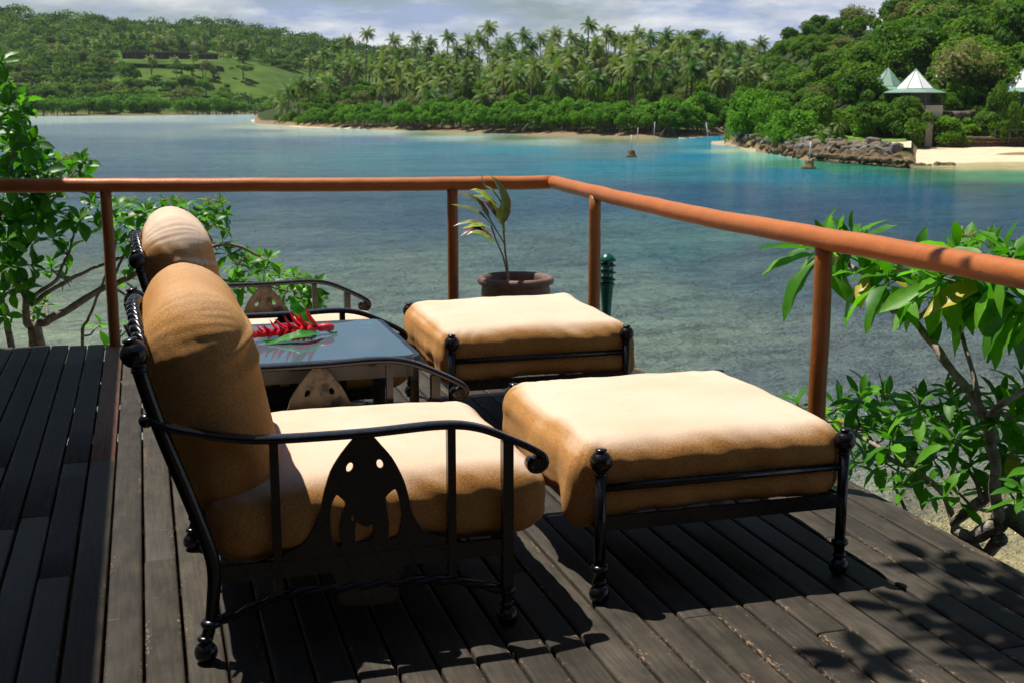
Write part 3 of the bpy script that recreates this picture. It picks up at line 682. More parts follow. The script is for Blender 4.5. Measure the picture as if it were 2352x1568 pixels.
# palms: surveyed crowns (picture x, y of the crown centre), from tall to low
tall = [(845, 78), (905, 95), (955, 92), (990, 100), (1030, 88), (1075, 98), (1120, 66), (1165, 96), (1200, 85), (1240, 92), (1272, 80), (1310, 88), (1390, 78), (1425, 95), (1460, 78), (1490, 90), (1525, 85), (800, 95), (770, 110), (745, 125), (1100, 92), (1145, 110), (1215, 108), (1335, 100), (1365, 108), (1560, 95), (1600, 105), (1640, 98), (1690, 108), (1740, 102), (1780, 120), (715, 140), (1580, 120), (1665, 125), (1710, 135), (1450, 105)]
G = 'coconut palms crowding the promontory'
PL = 'tall coconut palm in the crowded grove on the promontory behind the mangroves'
for (px, py) in tall:
    r = I(px, MS) + random.uniform(110, 175); x, y, z = spot(mid_land, px, r); zt = zof(px, py, r)
    place_palm(x, y, z, max(7, zt - z), PL, G, s=random.uniform(0.85, 1.05))
r = I(1350, MS) + 90; x, y, z = spot(mid_land, 1350, r); place_palm(x, y, z, zof(1350, 60, r) - z, 'tallest slim coconut palm standing clear above the rest of the grove against the sky', None, s=0.8, v=1)
for i in range(225):
    px = random.uniform(690, 1800); r = I(px, MS) + random.uniform(32, 240); x, y, z = spot(mid_land, px, r); h = random.uniform(9, 15)
    if px < 760: h *= 0.75
    if px < 1350 and r > I(px, MS) + 190: continue
    # keep the skyline where the photograph has it
    lim = zof(px, I(px, [(690, 150), (800, 105), (1000, 105), (1400, 92), (1800, 125)]), r)
    h = min(h, lim - z)
    if h < 4: continue
    place_palm(x, y, z, h, PL, G, s=random.uniform(0.8, 1.05))
for (px, py, dr) in [(665, 210, 14), (650, 240, 10), (690, 195, 22), (640, 225, 22), (710, 205, 30), (1000, 205, 40), (880, 200, 42), (1160, 185, 45), (1290, 205, 36), (1690, 150, 50), (1740, 185, 30), (760, 200, 40), (1110, 225, 20), (985, 225, 26)]:
    r = I(px, MS) + dr; x, y, z = spot(mid_land, px, r); place_palm(x, y, z, max(3, zof(px, py, r) - z), 'low wide coconut palm at the front edge of the promontory grove', 'low palms in front of the grove', s=random.uniform(0.9, 1.1))
for (px, dr, s) in [(655, 8, .5), (672, 14, .55), (690, 6, .5), (705, 12, .6), (640, 12, .45), (720, 20, .7), (735, 12, .6)]:
    r = I(px, MS) + dr; x, y, z = spot(mid_land, px, r); place_tree('darkshrub' if dr > 10 else 'shrub', 'shrub', x, y, z, s * 2.2, 'low green shrub at the sandy tip of the palm promontory', 'shrub', 'shrubs at the tip of the promontory')

# ---- far left hills
far_lab = 'round green tree on the far left hillside across the bay'
far_grp = 'trees on the far hillside'
def lawn(px, r): return 455 < px < 705 and 885 < r < 1000
for i in range(260):
    px = random.uniform(-60, 780); r = random.choice([random.uniform(800, 960), random.uniform(960, 1300), random.uniform(800, 1100)])
    if lawn(px, r): continue
    if 270 < px < 520 and 885 < r < 985: continue
    x, y, z = spot(far_land, px, r); key = random.choices(['broad', 'dry', 'spread', 'bright'], [5, 1.5, 2, 0.6])[0]
    place_tree(key, 'hillside_tree', x, y, z - 1, random.uniform(0.9, 1.5), far_lab, 'tree', far_grp)
for (px, py, r, key, s, lab) in [(560, 188, 925, 'spread', 1.5, 'wide spreading tree standing in the middle of the sloping lawn'), (420, 188, 905, 'spread', 1.7, 'dark flat-topped tree on the bare slope below the long low building'),
                                 (470, 175, 915, 'dry', 1.4, 'olive grey tree beside the lawn below the long low building'), (300, 190, 890, 'broad', 1.9, 'large rounded tree on the slope left of the lawn'), (640, 235, 850, 'spread', 1.2, 'dark tree at the foot of the lawn by the shore')]:
    x, y, z = spot(far_land, px, r); place_tree(key, 'hillside_tree', x, y, z - 1, s, lab, 'tree')
for i in range(70):
    px = random.uniform(60, 640); r = I(px, [(0, 735), (300, 745), (600, 800), (1900, 1000)]) + random.uniform(4, 26); x, y, z = spot(far_land, px, r)
    place_tree('mangrove', 'mangrove', x, y, z - 1, random.uniform(1.3, 1.9) * (1 if px < 560 else .7), 'dark green mangrove in the low belt along the far left shore', 'mangrove', 'mangroves along the far shore')
for i in range(46):
    px = random.choice([random.gauss(330, 120), random.uniform(180, 740)]); r = random.uniform(985, 1120); x, y, z = spot(far_land, px, r)
    place_palm(x, y, z, random.uniform(9, 17), 'distant coconut palm on the far hill around the long low building', 'palms on the far hill', s=1.15)
# forest mass on the high ridge
M['forest'] = leaf_material('distant_canopy', (0.025, 0.075, 0.012), (0.150, 0.240, 0.034), 0.1, 0.8, 0.2)
def _forest_tint():
    t = M['forest'].node_tree; at = t.nodes.new('ShaderNodeAttribute'); at.attribute_name = 'tint'
    for n in t.nodes:
        if n.type == 'VALTORGB': t.links.new(at.outputs['Fac'], n.inputs[0])
_forest_tint()
def wood(name, label, count, rlo, rhi, xlo, xhi, keep, leaf, seed, sizes=(4, 11), per=95):
    P = []; Nn = []; T = []; rg = np.random.default_rng(seed)
    for i in range(count):
        px = rg.uniform(xlo, xhi); r = rg.uniform(rlo, rhi); a = azi(px)
        if not keep(px, r): continue
        z = far_land.h(a, r); R_ = sizes[0] + (sizes[1] - sizes[0]) * rg.random() ** 1.8; c = np.array([math.sin(a) * r, math.cos(a) * r, z + R_ * rg.uniform(0.4, 0.9)]); n = int(per * (R_ / 7) ** 1.5)
        d = rg.normal(0, 1, (n, 3)); d[:, 2] = np.abs(d[:, 2]); d /= np.linalg.norm(d, axis=1, keepdims=True)
        lump = 1 + 0.35 * np.sin(d[:, :1] * 6 + i) * np.cos(d[:, 1:2] * 5 + i * 2)
        P.append(c + d * R_ * np.array([1, 1, 0.62]) * rg.uniform(0.75, 1.05, (n, 1)) * lump); Nn.append(d); T.append(np.clip(rg.normal(rg.uniform(0, .85) , .12, n), 0, 1))
    P = np.concatenate(P); Nn = np.concatenate(Nn); T = np.concatenate(T)
    tag(ob(name, quads_mesh(name, leaf_cards(P, Nn, leaf, 0.45, 0.9, rg), M['forest'], tint=T)), label, 'forest', kind='stuff')
wood('ridge_forest', 'continuous dark green forest covering the far ridge at the left skyline', 1500, 1230, 1560, -250, 1100, lambda px, r: noise.noise(Vector((px * .018, r * .012, 7))) > -0.25 or r > 1470, 1.25, 5)
wood('hillside_forest', 'dark green scrub and woodland on the lower slopes of the far left hill', 1500, 790, 1260, -250, 860, lambda px, r: not (440 < px < 720 and 860 < r < 1010) and not (260 < px < 530 and 870 < r < 1000) and noise.noise(Vector((px * .02, r * .015, 3))) > -0.18, 1.1, 6, (3, 8))

# ---- right shore
RG = 'trees on the steep right hillside'
for i in range(150):
    px = random.uniform(1800, 2500); dr = random.choice([random.uniform(60, 130), random.uniform(100, 300)]); r = I(px, RS) + dr
    bun = (1990 < px < 2200 and dr < 80) or (2270 < px < 2440 and dr < 78)
    if bun: continue
    x, y, z = spot(right_land, px, r); key = random.choices(['broad', 'dry', 'bright'], [6, 2.2, 0.6])[0]
    big = 1.0 + 0.5 * (px > 2080); s = random.uniform(0.8, 1.15) * big
    if px < 1900: s *= 0.75
    place_tree(key, 'jungle_tree', x, y, z - 1, s, 'leafy broadleaf tree in the dense wood on the right hillside', 'tree', RG)
for i in range(60):
    px = random.uniform(1700, 1960); r = I(px, RS) + random.uniform(100, 280); x, y, z = spot(right_land, px, r); key = random.choices(['broad', 'dry', 'spread'], [4, 2, 1])[0]
    lim = zof(px, I(px, [(1700, 80), (1760, 90), (1850, 70), (1960, 72)]), r); s = min(random.uniform(0.65, 0.95), max(0.35, (lim - z) / 8.6))
    place_tree(key, 'ridge_tree', x, y, z - 1, s, 'leafy broadleaf tree on the lower ridge between palms and bungalows', 'tree', 'trees on the saddle of the right hill')
for (px, py, dr, key, s, lab) in [
    (2160, 20, 130, 'broad', 1.9, 'huge dark green tree rising above the white roofs at upper right'), (2290, 10, 120, 'dry', 2.1, 'tall olive tree with bare pale limbs above the right-hand bungalow'),
    (2040, 60, 150, 'spread', 0.9, 'thin flat-topped tree sticking up from the right ridge line'), (2120, 105, 100, 'dry', 1.25, 'greyish tree with pale bent limbs right behind the white pyramid roof'),
    (2350, -10, 90, 'broad', 1.8, 'dark towering tree at the top right edge'), (2240, 170, 66, 'broad', 1.0, 'bright leafy tree between the two bungalows')]:
    r = I(px, RS) + dr; x, y, z = spot(right_land, px, r); zt = zof(px, py, r); base = {'broad': 8.4, 'dry': 8.2, 'spread': 7.2}[key]
    place_tree(key, 'broadleaf_tree', x, y, z - 1, s, lab, 'tree', sz=max(0.7, (zt - z + 1) / (base * s)))
for (px, py, dr, key, s_) in [(2005, 222, 60, 'broad', .62), (1990, 225, 56, 'bright', .6), (2060, 235, 58, 'bright', .5), (2040, 228, 56, 'broad', .42), (2075, 238, 55, 'shrub', 1.0), (2052, 208, 58, 'broad', .5), (2304, 190, 50, 'broad', .6), (2030, 200, 60, 'bright', .55), (2322, 232, 47, 'broad', .4), (2150, 196, 54, 'broad', .35), (2185, 215, 58, 'broad', .55), (2200, 190, 62, 'bright', .8), (2290, 225, 50, 'broad', .45), (2170, 170, 82, 'broad', .8), (2020, 175, 84, 'broad', .9), (2362, 235, 48, 'bright', .35), (2130, 165, 92, 'broad', .9)]:
    r = I(px, RS) + dr; x, y, z = spot(right_land, px, r); zt = zof(px, py, r); base = {'broad': 8.4, 'bright': 6.4, 'shrub': 2.5}[key]
    place_tree(key, 'broadleaf_tree', x, y, z - 1, s_, 'small leafy tree growing close in front of or beside the bungalows', 'tree', 'small trees around the bungalows', sz=max(.5, (zt - z + 1) / (base * s_)))
# rounded bushes on the point
for (px, py, dr, s, sz, lab) in [(1742, 200, 20, 1.6, 1.0, 'large dome-shaped green bush at the water end of the right point'), (1712, 228, 13, 1.1, 1.0, 'smaller rounded bush hanging over the rocks at the tip of the point'),
                                 (1818, 248, 10, 1.35, 0.8, 'low bright green umbrella-shaped bush on the point behind the rocks'), (1788, 222, 20, 1.3, 1.0, 'rounded bush between the two domes on the point')]:
    r = I(px, RS) + dr; x, y, z = spot(right_land, px, r); zt = zof(px, py, r)
    place_tree('dome', 'dome_bush', x, y, z, s * 0.8, lab, 'bush', sz=max(.5, (zt - z) / (5.0 * s * 0.8)))
for i in range(46):
    px = random.uniform(1700, 2110); dr = random.uniform(30, 60); 
    if px > 1935 and dr < 46: continue
    r = I(px, RS) + dr; x, y, z = spot(right_land, px, r)
    place_tree(random.choice(['darkshrub', 'shrub', 'broad']), 'shrub', x, y, z - .3, random.uniform(.7, 1.1) if i % 3 else 0.6, 'green undergrowth shrub behind the lawn and rocks of the right point', 'shrub', 'undergrowth of the right point')
for i in range(26):
    px = random.uniform(1700, 1900); r = I(px, RS) + random.uniform(8, 13); x, y, z = spot(right_land, px, r)
    place_tree(random.choice(['shrub', 'darkshrub']), 'shrub', x, y, z - .2, random.uniform(.4, .65), 'low shrub growing right behind the boulders of the point', 'shrub', 'low shrubs behind the boulders')
for i in range(60):
    px = random.uniform(2180, 2420) if i % 4 else random.uniform(1960, 2080); dr = random.uniform(53, 66); r = I(px, RS) + dr; x, y, z = spot(right_land, px, r)
    if 2085 < px < 2180: continue
    lo = random.random() < .5
    place_tree(random.choice(['shrub', 'darkshrub', 'shrub']), 'shrub', x, y, (z - .5 if not lo else z - 2.6), random.uniform(.6, 1.0), 'bushy greenery hanging over the low cliff behind the beach', 'shrub', 'greenery over the beach cliff')
for (px, dr, h, lab) in [(1850, 16, 1.6, 'small yellowish palm leaning behind the rocks of the point'), (1888, 15, 1.4, 'small yellow-green palm right of the leaning one on the point'), (1930, 40, 2.5, 'young palm at the back edge of the point lawn'), (2215, 50, 1.6, 'young palm with broad leaves in front of the beach cliff'), (2262, 50, 1.2, 'short palm at the right of the beach wall')]:
    r = I(px, RS) + dr; x, y, z = spot(right_land, px, r); place_palm(x, y, z, h, lab, s=0.45)
for i in range(95):
    px = random.choice([random.uniform(2165, 2440), random.uniform(2165, 2440), random.uniform(1955, 2100)]); r = I(px, RS) + random.uniform(47.5, 54); x, y, z = spot(right_land, px, r)
    py = random.uniform(262, 312) if px > 2150 else random.uniform(258, 300); zz = zof(px, py, r)
    place_tree(random.choice(['shrub', 'darkshrub', 'shrub', 'bright', 'broad']) if i % 5 == 0 else random.choice(['shrub', 'darkshrub']), 'shrub', x, y, zz - 1.8, random.uniform(.75, 1.2) if i % 5 else .4, 'creeping green foliage hanging down the cliff face behind the beach', 'shrub', 'creepers on the cliff face')
for (px, py, dr, s_) in [(2100, 300, 49, .9), (2092, 275, 52, .9), (2172, 280, 48, 1.0), (2185, 300, 47, .8), (2168, 262, 52, .8), (2112, 312, 47, .6)]:
    r = I(px, RS) + dr; x, y, z = spot(right_land, px, r); place_tree('shrub' if px > 2110 else 'darkshrub', 'shrub', x, y, zof(px, py, r) - 1.6, s_, 'green shrub growing round the concrete support of the bungalow', 'shrub', 'shrubs round the concrete support')
# lawn on the point
def lawn_patch():
    V = []; cols = [(1880, 18, 46), (1930, 24, 49), (1990, 30, 50), (2050, 34, 50), (2085, 40, 50)]
    for (px, a, b_) in cols:
        for j in range(7):
            r = I(px, RS) + a + (b_ - a) * j / 6; x, y, z = spot(right_land, px, r); V.append((x, y, z + 0.45))
    tag(ob('point_lawn', mesh('point_lawn', V, [(i * 7 + j, i * 7 + j + 1, (i + 1) * 7 + j + 1, (i + 1) * 7 + j) for i in range(4) for j in range(6)], M['lawn'])), kind='structure')
M['lawn'] = grass_material('lawn_grass', (0.10, 0.19, 0.03), (0.17, 0.26, 0.05))
lawn_patch()
# boulders
def rock_mesh(seed, mat):
    bm = bmesh.new(); bmesh.ops.create_icosphere(bm, subdivisions=2, radius=1.0); rd = random.Random(seed); o = Vector((rd.uniform(0, 90),) * 3)
    pl = [Vector((rd.gauss(0, 1), rd.gauss(0, 1), rd.gauss(0, 1))).normalized() for _ in range(7)]
    for v in bm.verts:
        for p in pl:
            d = v.co.dot(p)
            if d > 0.62: v.co -= p * (d - 0.62) * 0.85
        v.co *= 1 + 0.35 * noise.noise(v.co * 1.4 + o)
        v.co.z *= 0.72
    me = bpy.data.meshes.new('rock'); bm.to_mesh(me); bm.free(); me.materials.append(mat); return me
ROCKS = [rock_mesh(i, M['rock']) for i in range(5)]; BROWN = [rock_mesh(i + 20, M['rock_brown']) for i in range(5)]
def rock(px, dr, s, z, pool, label, group, sq=1.0, r=None):
    rr = I(px, RS) + dr if r is None else r; a = azi(px)
    o = ob('rock', random.choice(pool), None, (math.sin(a) * rr, math.cos(a) * rr, z)); o.scale = (s * random.uniform(.8, 1.3), s * random.uniform(.8, 1.3), s * sq); o.rotation_euler = (random.uniform(-.4, .4), random.uniform(-.4, .4), random.uniform(0, 6))
    tag(o, label, 'rock', group)
for i in range(150):
    px = random.uniform(1692, 2066); t = random.random(); dr = 0.5 + 7.0 * t
    up = t > 0.45
    rock(px, dr, random.uniform(0.45, 1.15) * I(px, [(1692, .7), (1850, 1), (2066, 1)]), -5.75 + 0.30 * dr + random.uniform(-.15, .2), ROCKS if up else BROWN, 'grey weathered boulder piled on the upper rocks of the point' if up else 'brown wave-stained boulder at the waterline of the point', 'grey boulders of the point' if up else 'brown boulders of the point')
for i in range(26): rock(random.uniform(2104, 2200), random.uniform(-1.5, 2.0), random.uniform(.2, .5), -5.75, BROWN, 'small brown stone in the low line of rocks running off the wall end', 'low rocks off the wall end')
for (px, dr, s, lab) in [(2008, 19, 1.5, 'rounded grey boulder on the sand at the back of the point'), (1975, 20, .9, 'pale flat stone mound on the lawn of the point'), (1942, 22, .7, 'small pale stone on the lawn of the point'), (2040, 17, .8, 'pale rubble heap beside the end of the rock wall')]:
    rock(px, dr, s, -4.0, ROCKS, lab, None)
# sea wall (stone blocks) with end block
def sea_wall():
    e = empty('sea_wall', on_z(2060, 384, WZ), 'brown stone sea wall running along the water from the point to the beach', 'wall'); base = Vector(e.location); e.location = base
    A, B = on_z(1880, 371, WZ), on_z(2103, 389, WZ); d = (B - A); L = d.length; u = d.normalized(); blk = [rock_mesh(60 + i, M['rock_brown']) for i in range(4)]
    n = int(L / 1.1)
    for i in range(n):
        for c in range(2):
            p = A + u * (i + .5 * (c % 2) + random.uniform(-.1, .1)) * (L / n) + Vector((0, 1.0, 0))
            o = ob('stone', random.choice(blk), e, p - base + Vector((0, random.uniform(-.25, .25), 0.1 + c * 0.66))); o.scale = (random.uniform(.7, 1.0), .7, random.uniform(.45, .65)); o.rotation_euler = (0, 0, math.atan2(u.y, u.x) + random.uniform(-.15, .15))
sea_wall()
# cliff behind the beach with dark hollows
def cliff():
    V = []; nx, nz = 150, 16
    for i in range(nx + 1):
        px = 1935 + (2960 - 1935) * i / nx; a = azi(px); r0 = I(px, RS) + 52.5; zt = right_land.h(a, I(px, RS) + 55) + 0.6
        for j in range(nz + 1):
            t = j / nz; z = -5.2 + (zt + 5.2) * t
            hol = 4.5 * max(0, noise.noise(Vector((px * .022, 1.7, 0))) + 0.25) * (1 - t) * math.sin(math.pi * min(1, t * 1.4 + .25)) if t < .8 else 0
            over = 2.2 * max(0, t - .55) - 0.6
            rr = r0 + hol * 1.8 - over + 1.3 * noise.fractal(Vector((px * .05, z * .35, 0)), 1, 2, 4)
            V.append((math.sin(a) * rr, math.cos(a) * rr, z))
        r2 = r0 + 9; V.append((math.sin(a) * r2, math.cos(a) * r2, zt + .3))
    n = nz + 2
    tag(ob('beach_cliff', mesh('beach_cliff', V, [(i * n + j, i * n + j + 1, (i + 1) * n + j + 1, (i + 1) * n + j) for i in range(nx) for j in range(n - 1)], M['cliff'])), kind='structure')
cliff()
# retaining wall along the back of the beach
def low_wall():
    pts = [spot(right_land, px, I(px, RS) + 47.5) for px in range(2165, 2780, 6)]
    base = Vector((pts[0][0], pts[0][1], pts[0][2])); e = empty('retaining_wall', base, 'dark rubble retaining wall along the back of the sandy beach', 'wall'); st = [rock_mesh(80 + i, M['rock_brown']) for i in range(4)]
    for i, p in enumerate(pts):
        for c in range(3):
            o = ob('stone', random.choice(st), e, Vector(p) - base + Vector((random.uniform(-.2, .2), 0, 0.45 + .55 * c))); o.scale = (.75, .5, .42); o.rotation_euler = (0, 0, random.uniform(-.3, .3))
low_wall()
# ---- bungalows
M['roof_white'] = material('white_metal_roof', (0.88, 0.87, 0.84), 0.45, 0.5)[0]
M['roof_green'] = material('green_metal_roof', (0.17, 0.29, 0.22), 0.5, 0.5)[0]
M['timber'] = material('grey_green_timber', (0.10, 0.12, 0.10), 0.7, 0.3)[0]
M['concrete'] = stone_like('beige_concrete', (0.58, 0.49, 0.39), (0.68, 0.58, 0.47), 0.8)
M['dark_room'] = material('dark_screens', (0.012, 0.012, 0.012), 0.4, 0.5)[0]
def bungalow(px, dr, zf, label, white_faces, s=1.0, turn=0.0, tiers=True):
    a = azi(px); r = I(px, RS) + dr; e = empty('bungalow', (math.sin(a) * r, math.cos(a) * r, zf), label, 'bungalow', rz=-a + turn)
    n = 8; Re, Rt, Rm = 4.6 * s, 0.0, 2.95 * s; zE, zM, zT = 2.65, 3.25, 6.3
    ring = lambda rad, z: [Vector((rad * math.cos(2 * math.pi * (k + .5) / n), rad * math.sin(2 * math.pi * (k + .5) / n), z)) for k in range(n)]
    r1, r2 = ring(Re * 1.12, zE), ring(Rm, zM); r3 = ring(Rm * 1.02, zM + .08); top = Vector((0, 0, zT))
    for k in range(n):
        q = (k + 1) % n
        mb = MB(); th = Vector((0, 0, -.1)); mb.add([r1[k], r1[q], r2[q], r2[k], r1[k] + th, r1[q] + th, r2[q] + th, r2[k] + th], [(0, 1, 2, 3), (7, 6, 5, 4), (0, 4, 5, 1), (1, 5, 6, 2), (2, 6, 7, 3), (3, 7, 4, 0)]); mb.build('eave_panel', M['roof_green'], e, smooth=False)
        mb = MB(); mb.add([r3[k], r3[q], top, r3[k] + th, r3[q] + th, top + th], [(0, 1, 2), (5, 4, 3), (0, 3, 4, 1), (1, 4, 5, 2), (2, 5, 3, 0)]); mb.build('roof_panel', M['roof_white'] if k in white_faces else M['roof_green'], e, smooth=False)
        mb = MB(); mb.tube([r3[k] + Vector((0, 0, .03)), top + Vector((0, 0, .05))], 0.06, 5); mb.build('roof_ridge', M['roof_green'], e)
        mb = MB(); p = ring(Re * .98, 0)[k]; mb.tube([p, p + Vector((0, 0, zE + .05))], 0.09, 6); mb.build('post', M['timber'], e)
        p2 = ring(Re * .98, 0)[q]; mb = MB(); mb.tube([p + Vector((0, 0, .95)), p2 + Vector((0, 0, .95))], .05, 5); mb.build('railing', M['timber'], e)
    MB().lathe([(Re * .72, 0), (Re * .72, zE + .1)], n=8).build('room_wall', M['dark_room'], e, smooth=False)
    for k in range(8):
        aa = 2 * math.pi * k / 8; MB().box((Re * .73 * math.cos(aa), Re * .73 * math.sin(aa), 1.3), (.05, .05, 1.3)).build('door_frame', M['timber'], e, smooth=False)
    MB().lathe([(Re * 1.02, -.35), (Re * 1.02, 0)], n=8).build('floor_slab', M['concrete'], e, smooth=False)
    MB().lathe([(Re * .62, -3.6), (Re * .66, -.36)], n=8).build('foundation', M['concrete'], e, smooth=False)
    return e
zf = zof(2110, 252, I(2110, RS) + 60)
bungalow(2098, 61, zf, 'bungalow with sunlit white pyramid roof on a concrete base above the beach', (2, 3, 4, 5, 6), 1.0)
bungalow(2034, 70, zf + .5, 'bungalow half hidden by trees with a pale green pyramid roof left of the white one', (2, 3), 1.0)
bungalow(2158, 84, zf + 1.0, 'bungalow mostly hidden behind the white-roofed one with just its peak showing', (4, 5), .8)
bungalow(2344, 56, zof(2344, 250, I(2344, RS) + 56), 'bungalow with white and green roof at the right edge among dark trees', (3, 4, 5), 1.0)
def pillar():
    p = on_z(2131, 336, -4.2); r = math.hypot(p.x, p.y); p = Vector(at_r(2131, 336, I(2131, RS) + 50)); e = empty('concrete_support', p, 'beige concrete support wall and pillar under the white-roofed bungalow', 'support'); a = azi(2131)
    zt = zof(2131, 262, math.hypot(p.x, p.y)) - p.z
    MB().box((0, 0, zt / 2 - 1.4), (.55, .5, zt / 2 + .2), -a).build('pillar', M['concrete'], e, smooth=False)
    MB().box((.3, .6, zt + .3), (1.9, .35, 1.0), -a).build('wall_panel', M['concrete'], e, smooth=False)
pillar()
# low pavilion-like shed rail at the right of the beach
def beach_rail():
    p = Vector(spot(right_land, 2290, I(2290, RS) + 47)); e = empty('beach_fence', p, 'thin pipe fence on top of the beach retaining wall at the right edge', 'fence'); a = azi(2290)
    for i in range(6): x = i * 2.2 * math.cos(a); y = -i * 2.2 * math.sin(a); MB().tube([(x, y, 1.5), (x, y, 2.9)], .05, 6).build('post', M['timber'], e)
    MB().tube([(0, 0, 2.9), (11 * math.cos(a), -11 * math.sin(a), 2.9)], .05, 6).build('rail', M['timber'], e)
beach_rail()
# person at the back of the beach
def person():
    m_skin = material('tanned_skin', (0.33, 0.17, 0.11), 0.6, 0.3)[0]; m_sh = material('blue_grey_shorts', (0.07, 0.09, 0.16), 0.8, 0.2)[0]; m_hair = material('dark_cap', (0.05, 0.035, 0.05), 0.8, 0.2)[0]
    p = Vector(at_r(2077, 343, I(2077, RS) + 50)); 
    e = empty('person', p, 'person in blue-grey shorts standing before the dark hollow behind the beach', 'person'); base_z = 0
    J = {'pel': (0, 0, .95), 'chest': (0, 0, 1.3), 'neck': (0, 0, 1.48), 'head': (0, -.02, 1.6), 'top': (0, 0, 1.74), 'hl': (.09, 0, .9), 'kl': (.11, -.03, .5), 'al': (.12, 0, .07), 'tl': (.13, -.16, .03), 'hr': (-.09, 0, .9), 'kr': (-.1, .02, .5), 'ar': (-.11, .04, .07), 'tr': (-.12, -.12, .03),
         'sl': (.19, 0, 1.42), 'el': (.27, 0, 1.14), 'wl': (.24, -.12, .92), 'fl': (.23, -.16, .82), 'sr': (-.19, 0, 1.42), 'er': (-.25, .03, 1.14), 'wr': (-.26, -.04, .9), 'fr': (-.25, -.07, .8)}
    Rr = {'pel': .15, 'chest': .15, 'neck': .06, 'head': .095, 'top': .07, 'hl': .1, 'kl': .06, 'al': .04, 'tl': .035, 'hr': .1, 'kr': .06, 'ar': .04, 'tr': .035, 'sl': .06, 'el': .045, 'wl': .03, 'fl': .03, 'sr': .06, 'er': .045, 'wr': .03, 'fr': .03}
    E = [('pel', 'chest'), ('chest', 'neck'), ('neck', 'head'), ('head', 'top'), ('pel', 'hl'), ('hl', 'kl'), ('kl', 'al'), ('al', 'tl'), ('pel', 'hr'), ('hr', 'kr'), ('kr', 'ar'), ('ar', 'tr'), ('chest', 'sl'), ('sl', 'el'), ('el', 'wl'), ('wl', 'fl'), ('chest', 'sr'), ('sr', 'er'), ('er', 'wr'), ('wr', 'fr')]
    K = list(J); me = bpy.data.meshes.new('body'); me.from_pydata([J[k] for k in K], [(K.index(a), K.index(b)) for a, b in E], []); o = ob('body', me, e); me.materials.append(m_skin)
    sk = o.modifiers.new('s', 'SKIN'); o.modifiers.new('u', 'SUBSURF').levels = 1
    for i, k in enumerate(K): me.skin_vertices[0].data[i].radius = (Rr[k], Rr[k]); me.skin_vertices[0].data[i].use_root = (k == 'pel')
    MB().lathe([(.15, .98), (.175, .9), (.18, .8)], n=12).tube([(.09, 0, .88), (.11, -.02, .5)], [.115, .095], 10).tube([(-.09, 0, .88), (-.1, 0, .5)], [.115, .095], 10).build('shorts', m_sh, e)
    MB().lathe([(.108, 1.64), (.112, 1.69), (.09, 1.75), (.03, 1.78)], c=(0, .01, 0), n=12).build('hair', m_hair, e)
    e.rotation_euler = (0, 0, -azi(2077))
person()
# ---- long low building and small roofs on the far hill
M['rust_roof'] = material('brown_roof', (0.24, 0.19, 0.16), 0.8, 0.2)[0]; M['dark_wall'] = material('dark_timber_wall', (0.08, 0.035, 0.022), 0.7, 0.3)[0]
M['teal_roof'] = material('pale_teal_roof', (0.35, 0.55, 0.50), 0.5, 0.4)[0]
def long_house():
    r = 945; A = at_r(280, 120, r); B = at_r(500, 134, r - 5); A.z = B.z = 0; A = Vector((A.x, A.y, zof(390, 135, r))); B = Vector((B.x, B.y, zof(497, 148, r))); d = B - A; d.z = 0; L = d.length; ang = math.atan2(d.y, d.x)
    e = empty('long_building', A, 'long low dark building with a flat brown roof on the far hill above the lawn', 'building', rz=ang)
    MB().box((L / 2, 3, 1.6), (L / 2, 3.2, 2.0)).build('wall', M['dark_wall'], e, smooth=False)
    for k, (u0, u1, zr) in enumerate([(0, .28, 4.9), (.26, .75, 4.3), (.74, 1.0, 3.2)]):
        MB().box((L * (u0 + u1) / 2, 2.6, zr), (L * (u1 - u0) / 2 + .6, 4.6, .5)).build('roof', M['rust_roof'], e, smooth=False)
    for i in range(11): MB().box((L * (i + .5) / 11, -.9, 1.9), (.14, .14, 2.3)).build('post', M['rust_roof'], e, smooth=False)
    for i in range(21): MB().box((L * (i + 1) / 22, -.24, 2.2), (L / 22 * .38, .05, 1.3)).build('window', M['dark_room'], e, smooth=False)
long_house()
for i in range(16):
    px = random.uniform(275, 525); r = random.uniform(895, 934); x, y, z = spot(far_land, px, r)
    if i % 2: place_palm(x, y, z, random.uniform(7, 13), 'distant coconut palm standing in front of the long low building', 'palms in front of the long building', s=1.1)
    else: place_tree(random.choice(['broad', 'bright', 'spread']), 'hillside_tree', x, y, z - 1, random.uniform(.55, .85), 'small tree just below the long low building', 'tree', 'trees below the long building')
def hut(px, py, r, w, mat, label, name='hut'):
    p = at_r(px, py, r); e = empty(name, p, label, 'house', rz=-azi(px)); mb = MB()
    mb.add([(-w, -3, 0), (w, -3, 0), (w, 3, 0), (-w, 3, 0), (-w * .8, 0, 2.2), (w * .8, 0, 2.2)], [(0, 1, 5, 4), (2, 3, 4, 5), (1, 2, 5), (3, 0, 4), (3, 2, 1, 0)]); mb.build('roof', mat, e, smooth=False)
    MB().box((0, 0, -1.6), (w * .85, 2.6, 1.6)).build('wall', M['dark_wall'], e, smooth=False)
hut(455, 104, 1075, 6.5, M['teal_roof'], 'small house with a pale teal roof behind the long low building')
hut(62, 103, 1240, 6, M['rust_roof'], 'tiny brown-roofed house high on the left hillside')
def footbridge():
    r = 760; p = at_r(603, 258, r); e = empty('footbridge', p, 'small brown bridge at the shore end of the far mangroves', 'bridge', rz=-azi(603))
    MB().box((0, 0, 1.2), (5.5, 1.5, .4)).build('bridge_deck', M['rock_brown'], e, smooth=False)
    for x in (-4.5, 0, 4.5): MB().box((x, 0, -.6), (.4, 1.2, 1.6)).build('pier', M['rock_brown'], e, smooth=False)
    MB().box((0, -1.4, 2.3), (5.5, .08, .12)).build('railing', M['rock_brown'], e, smooth=False)
footbridge()
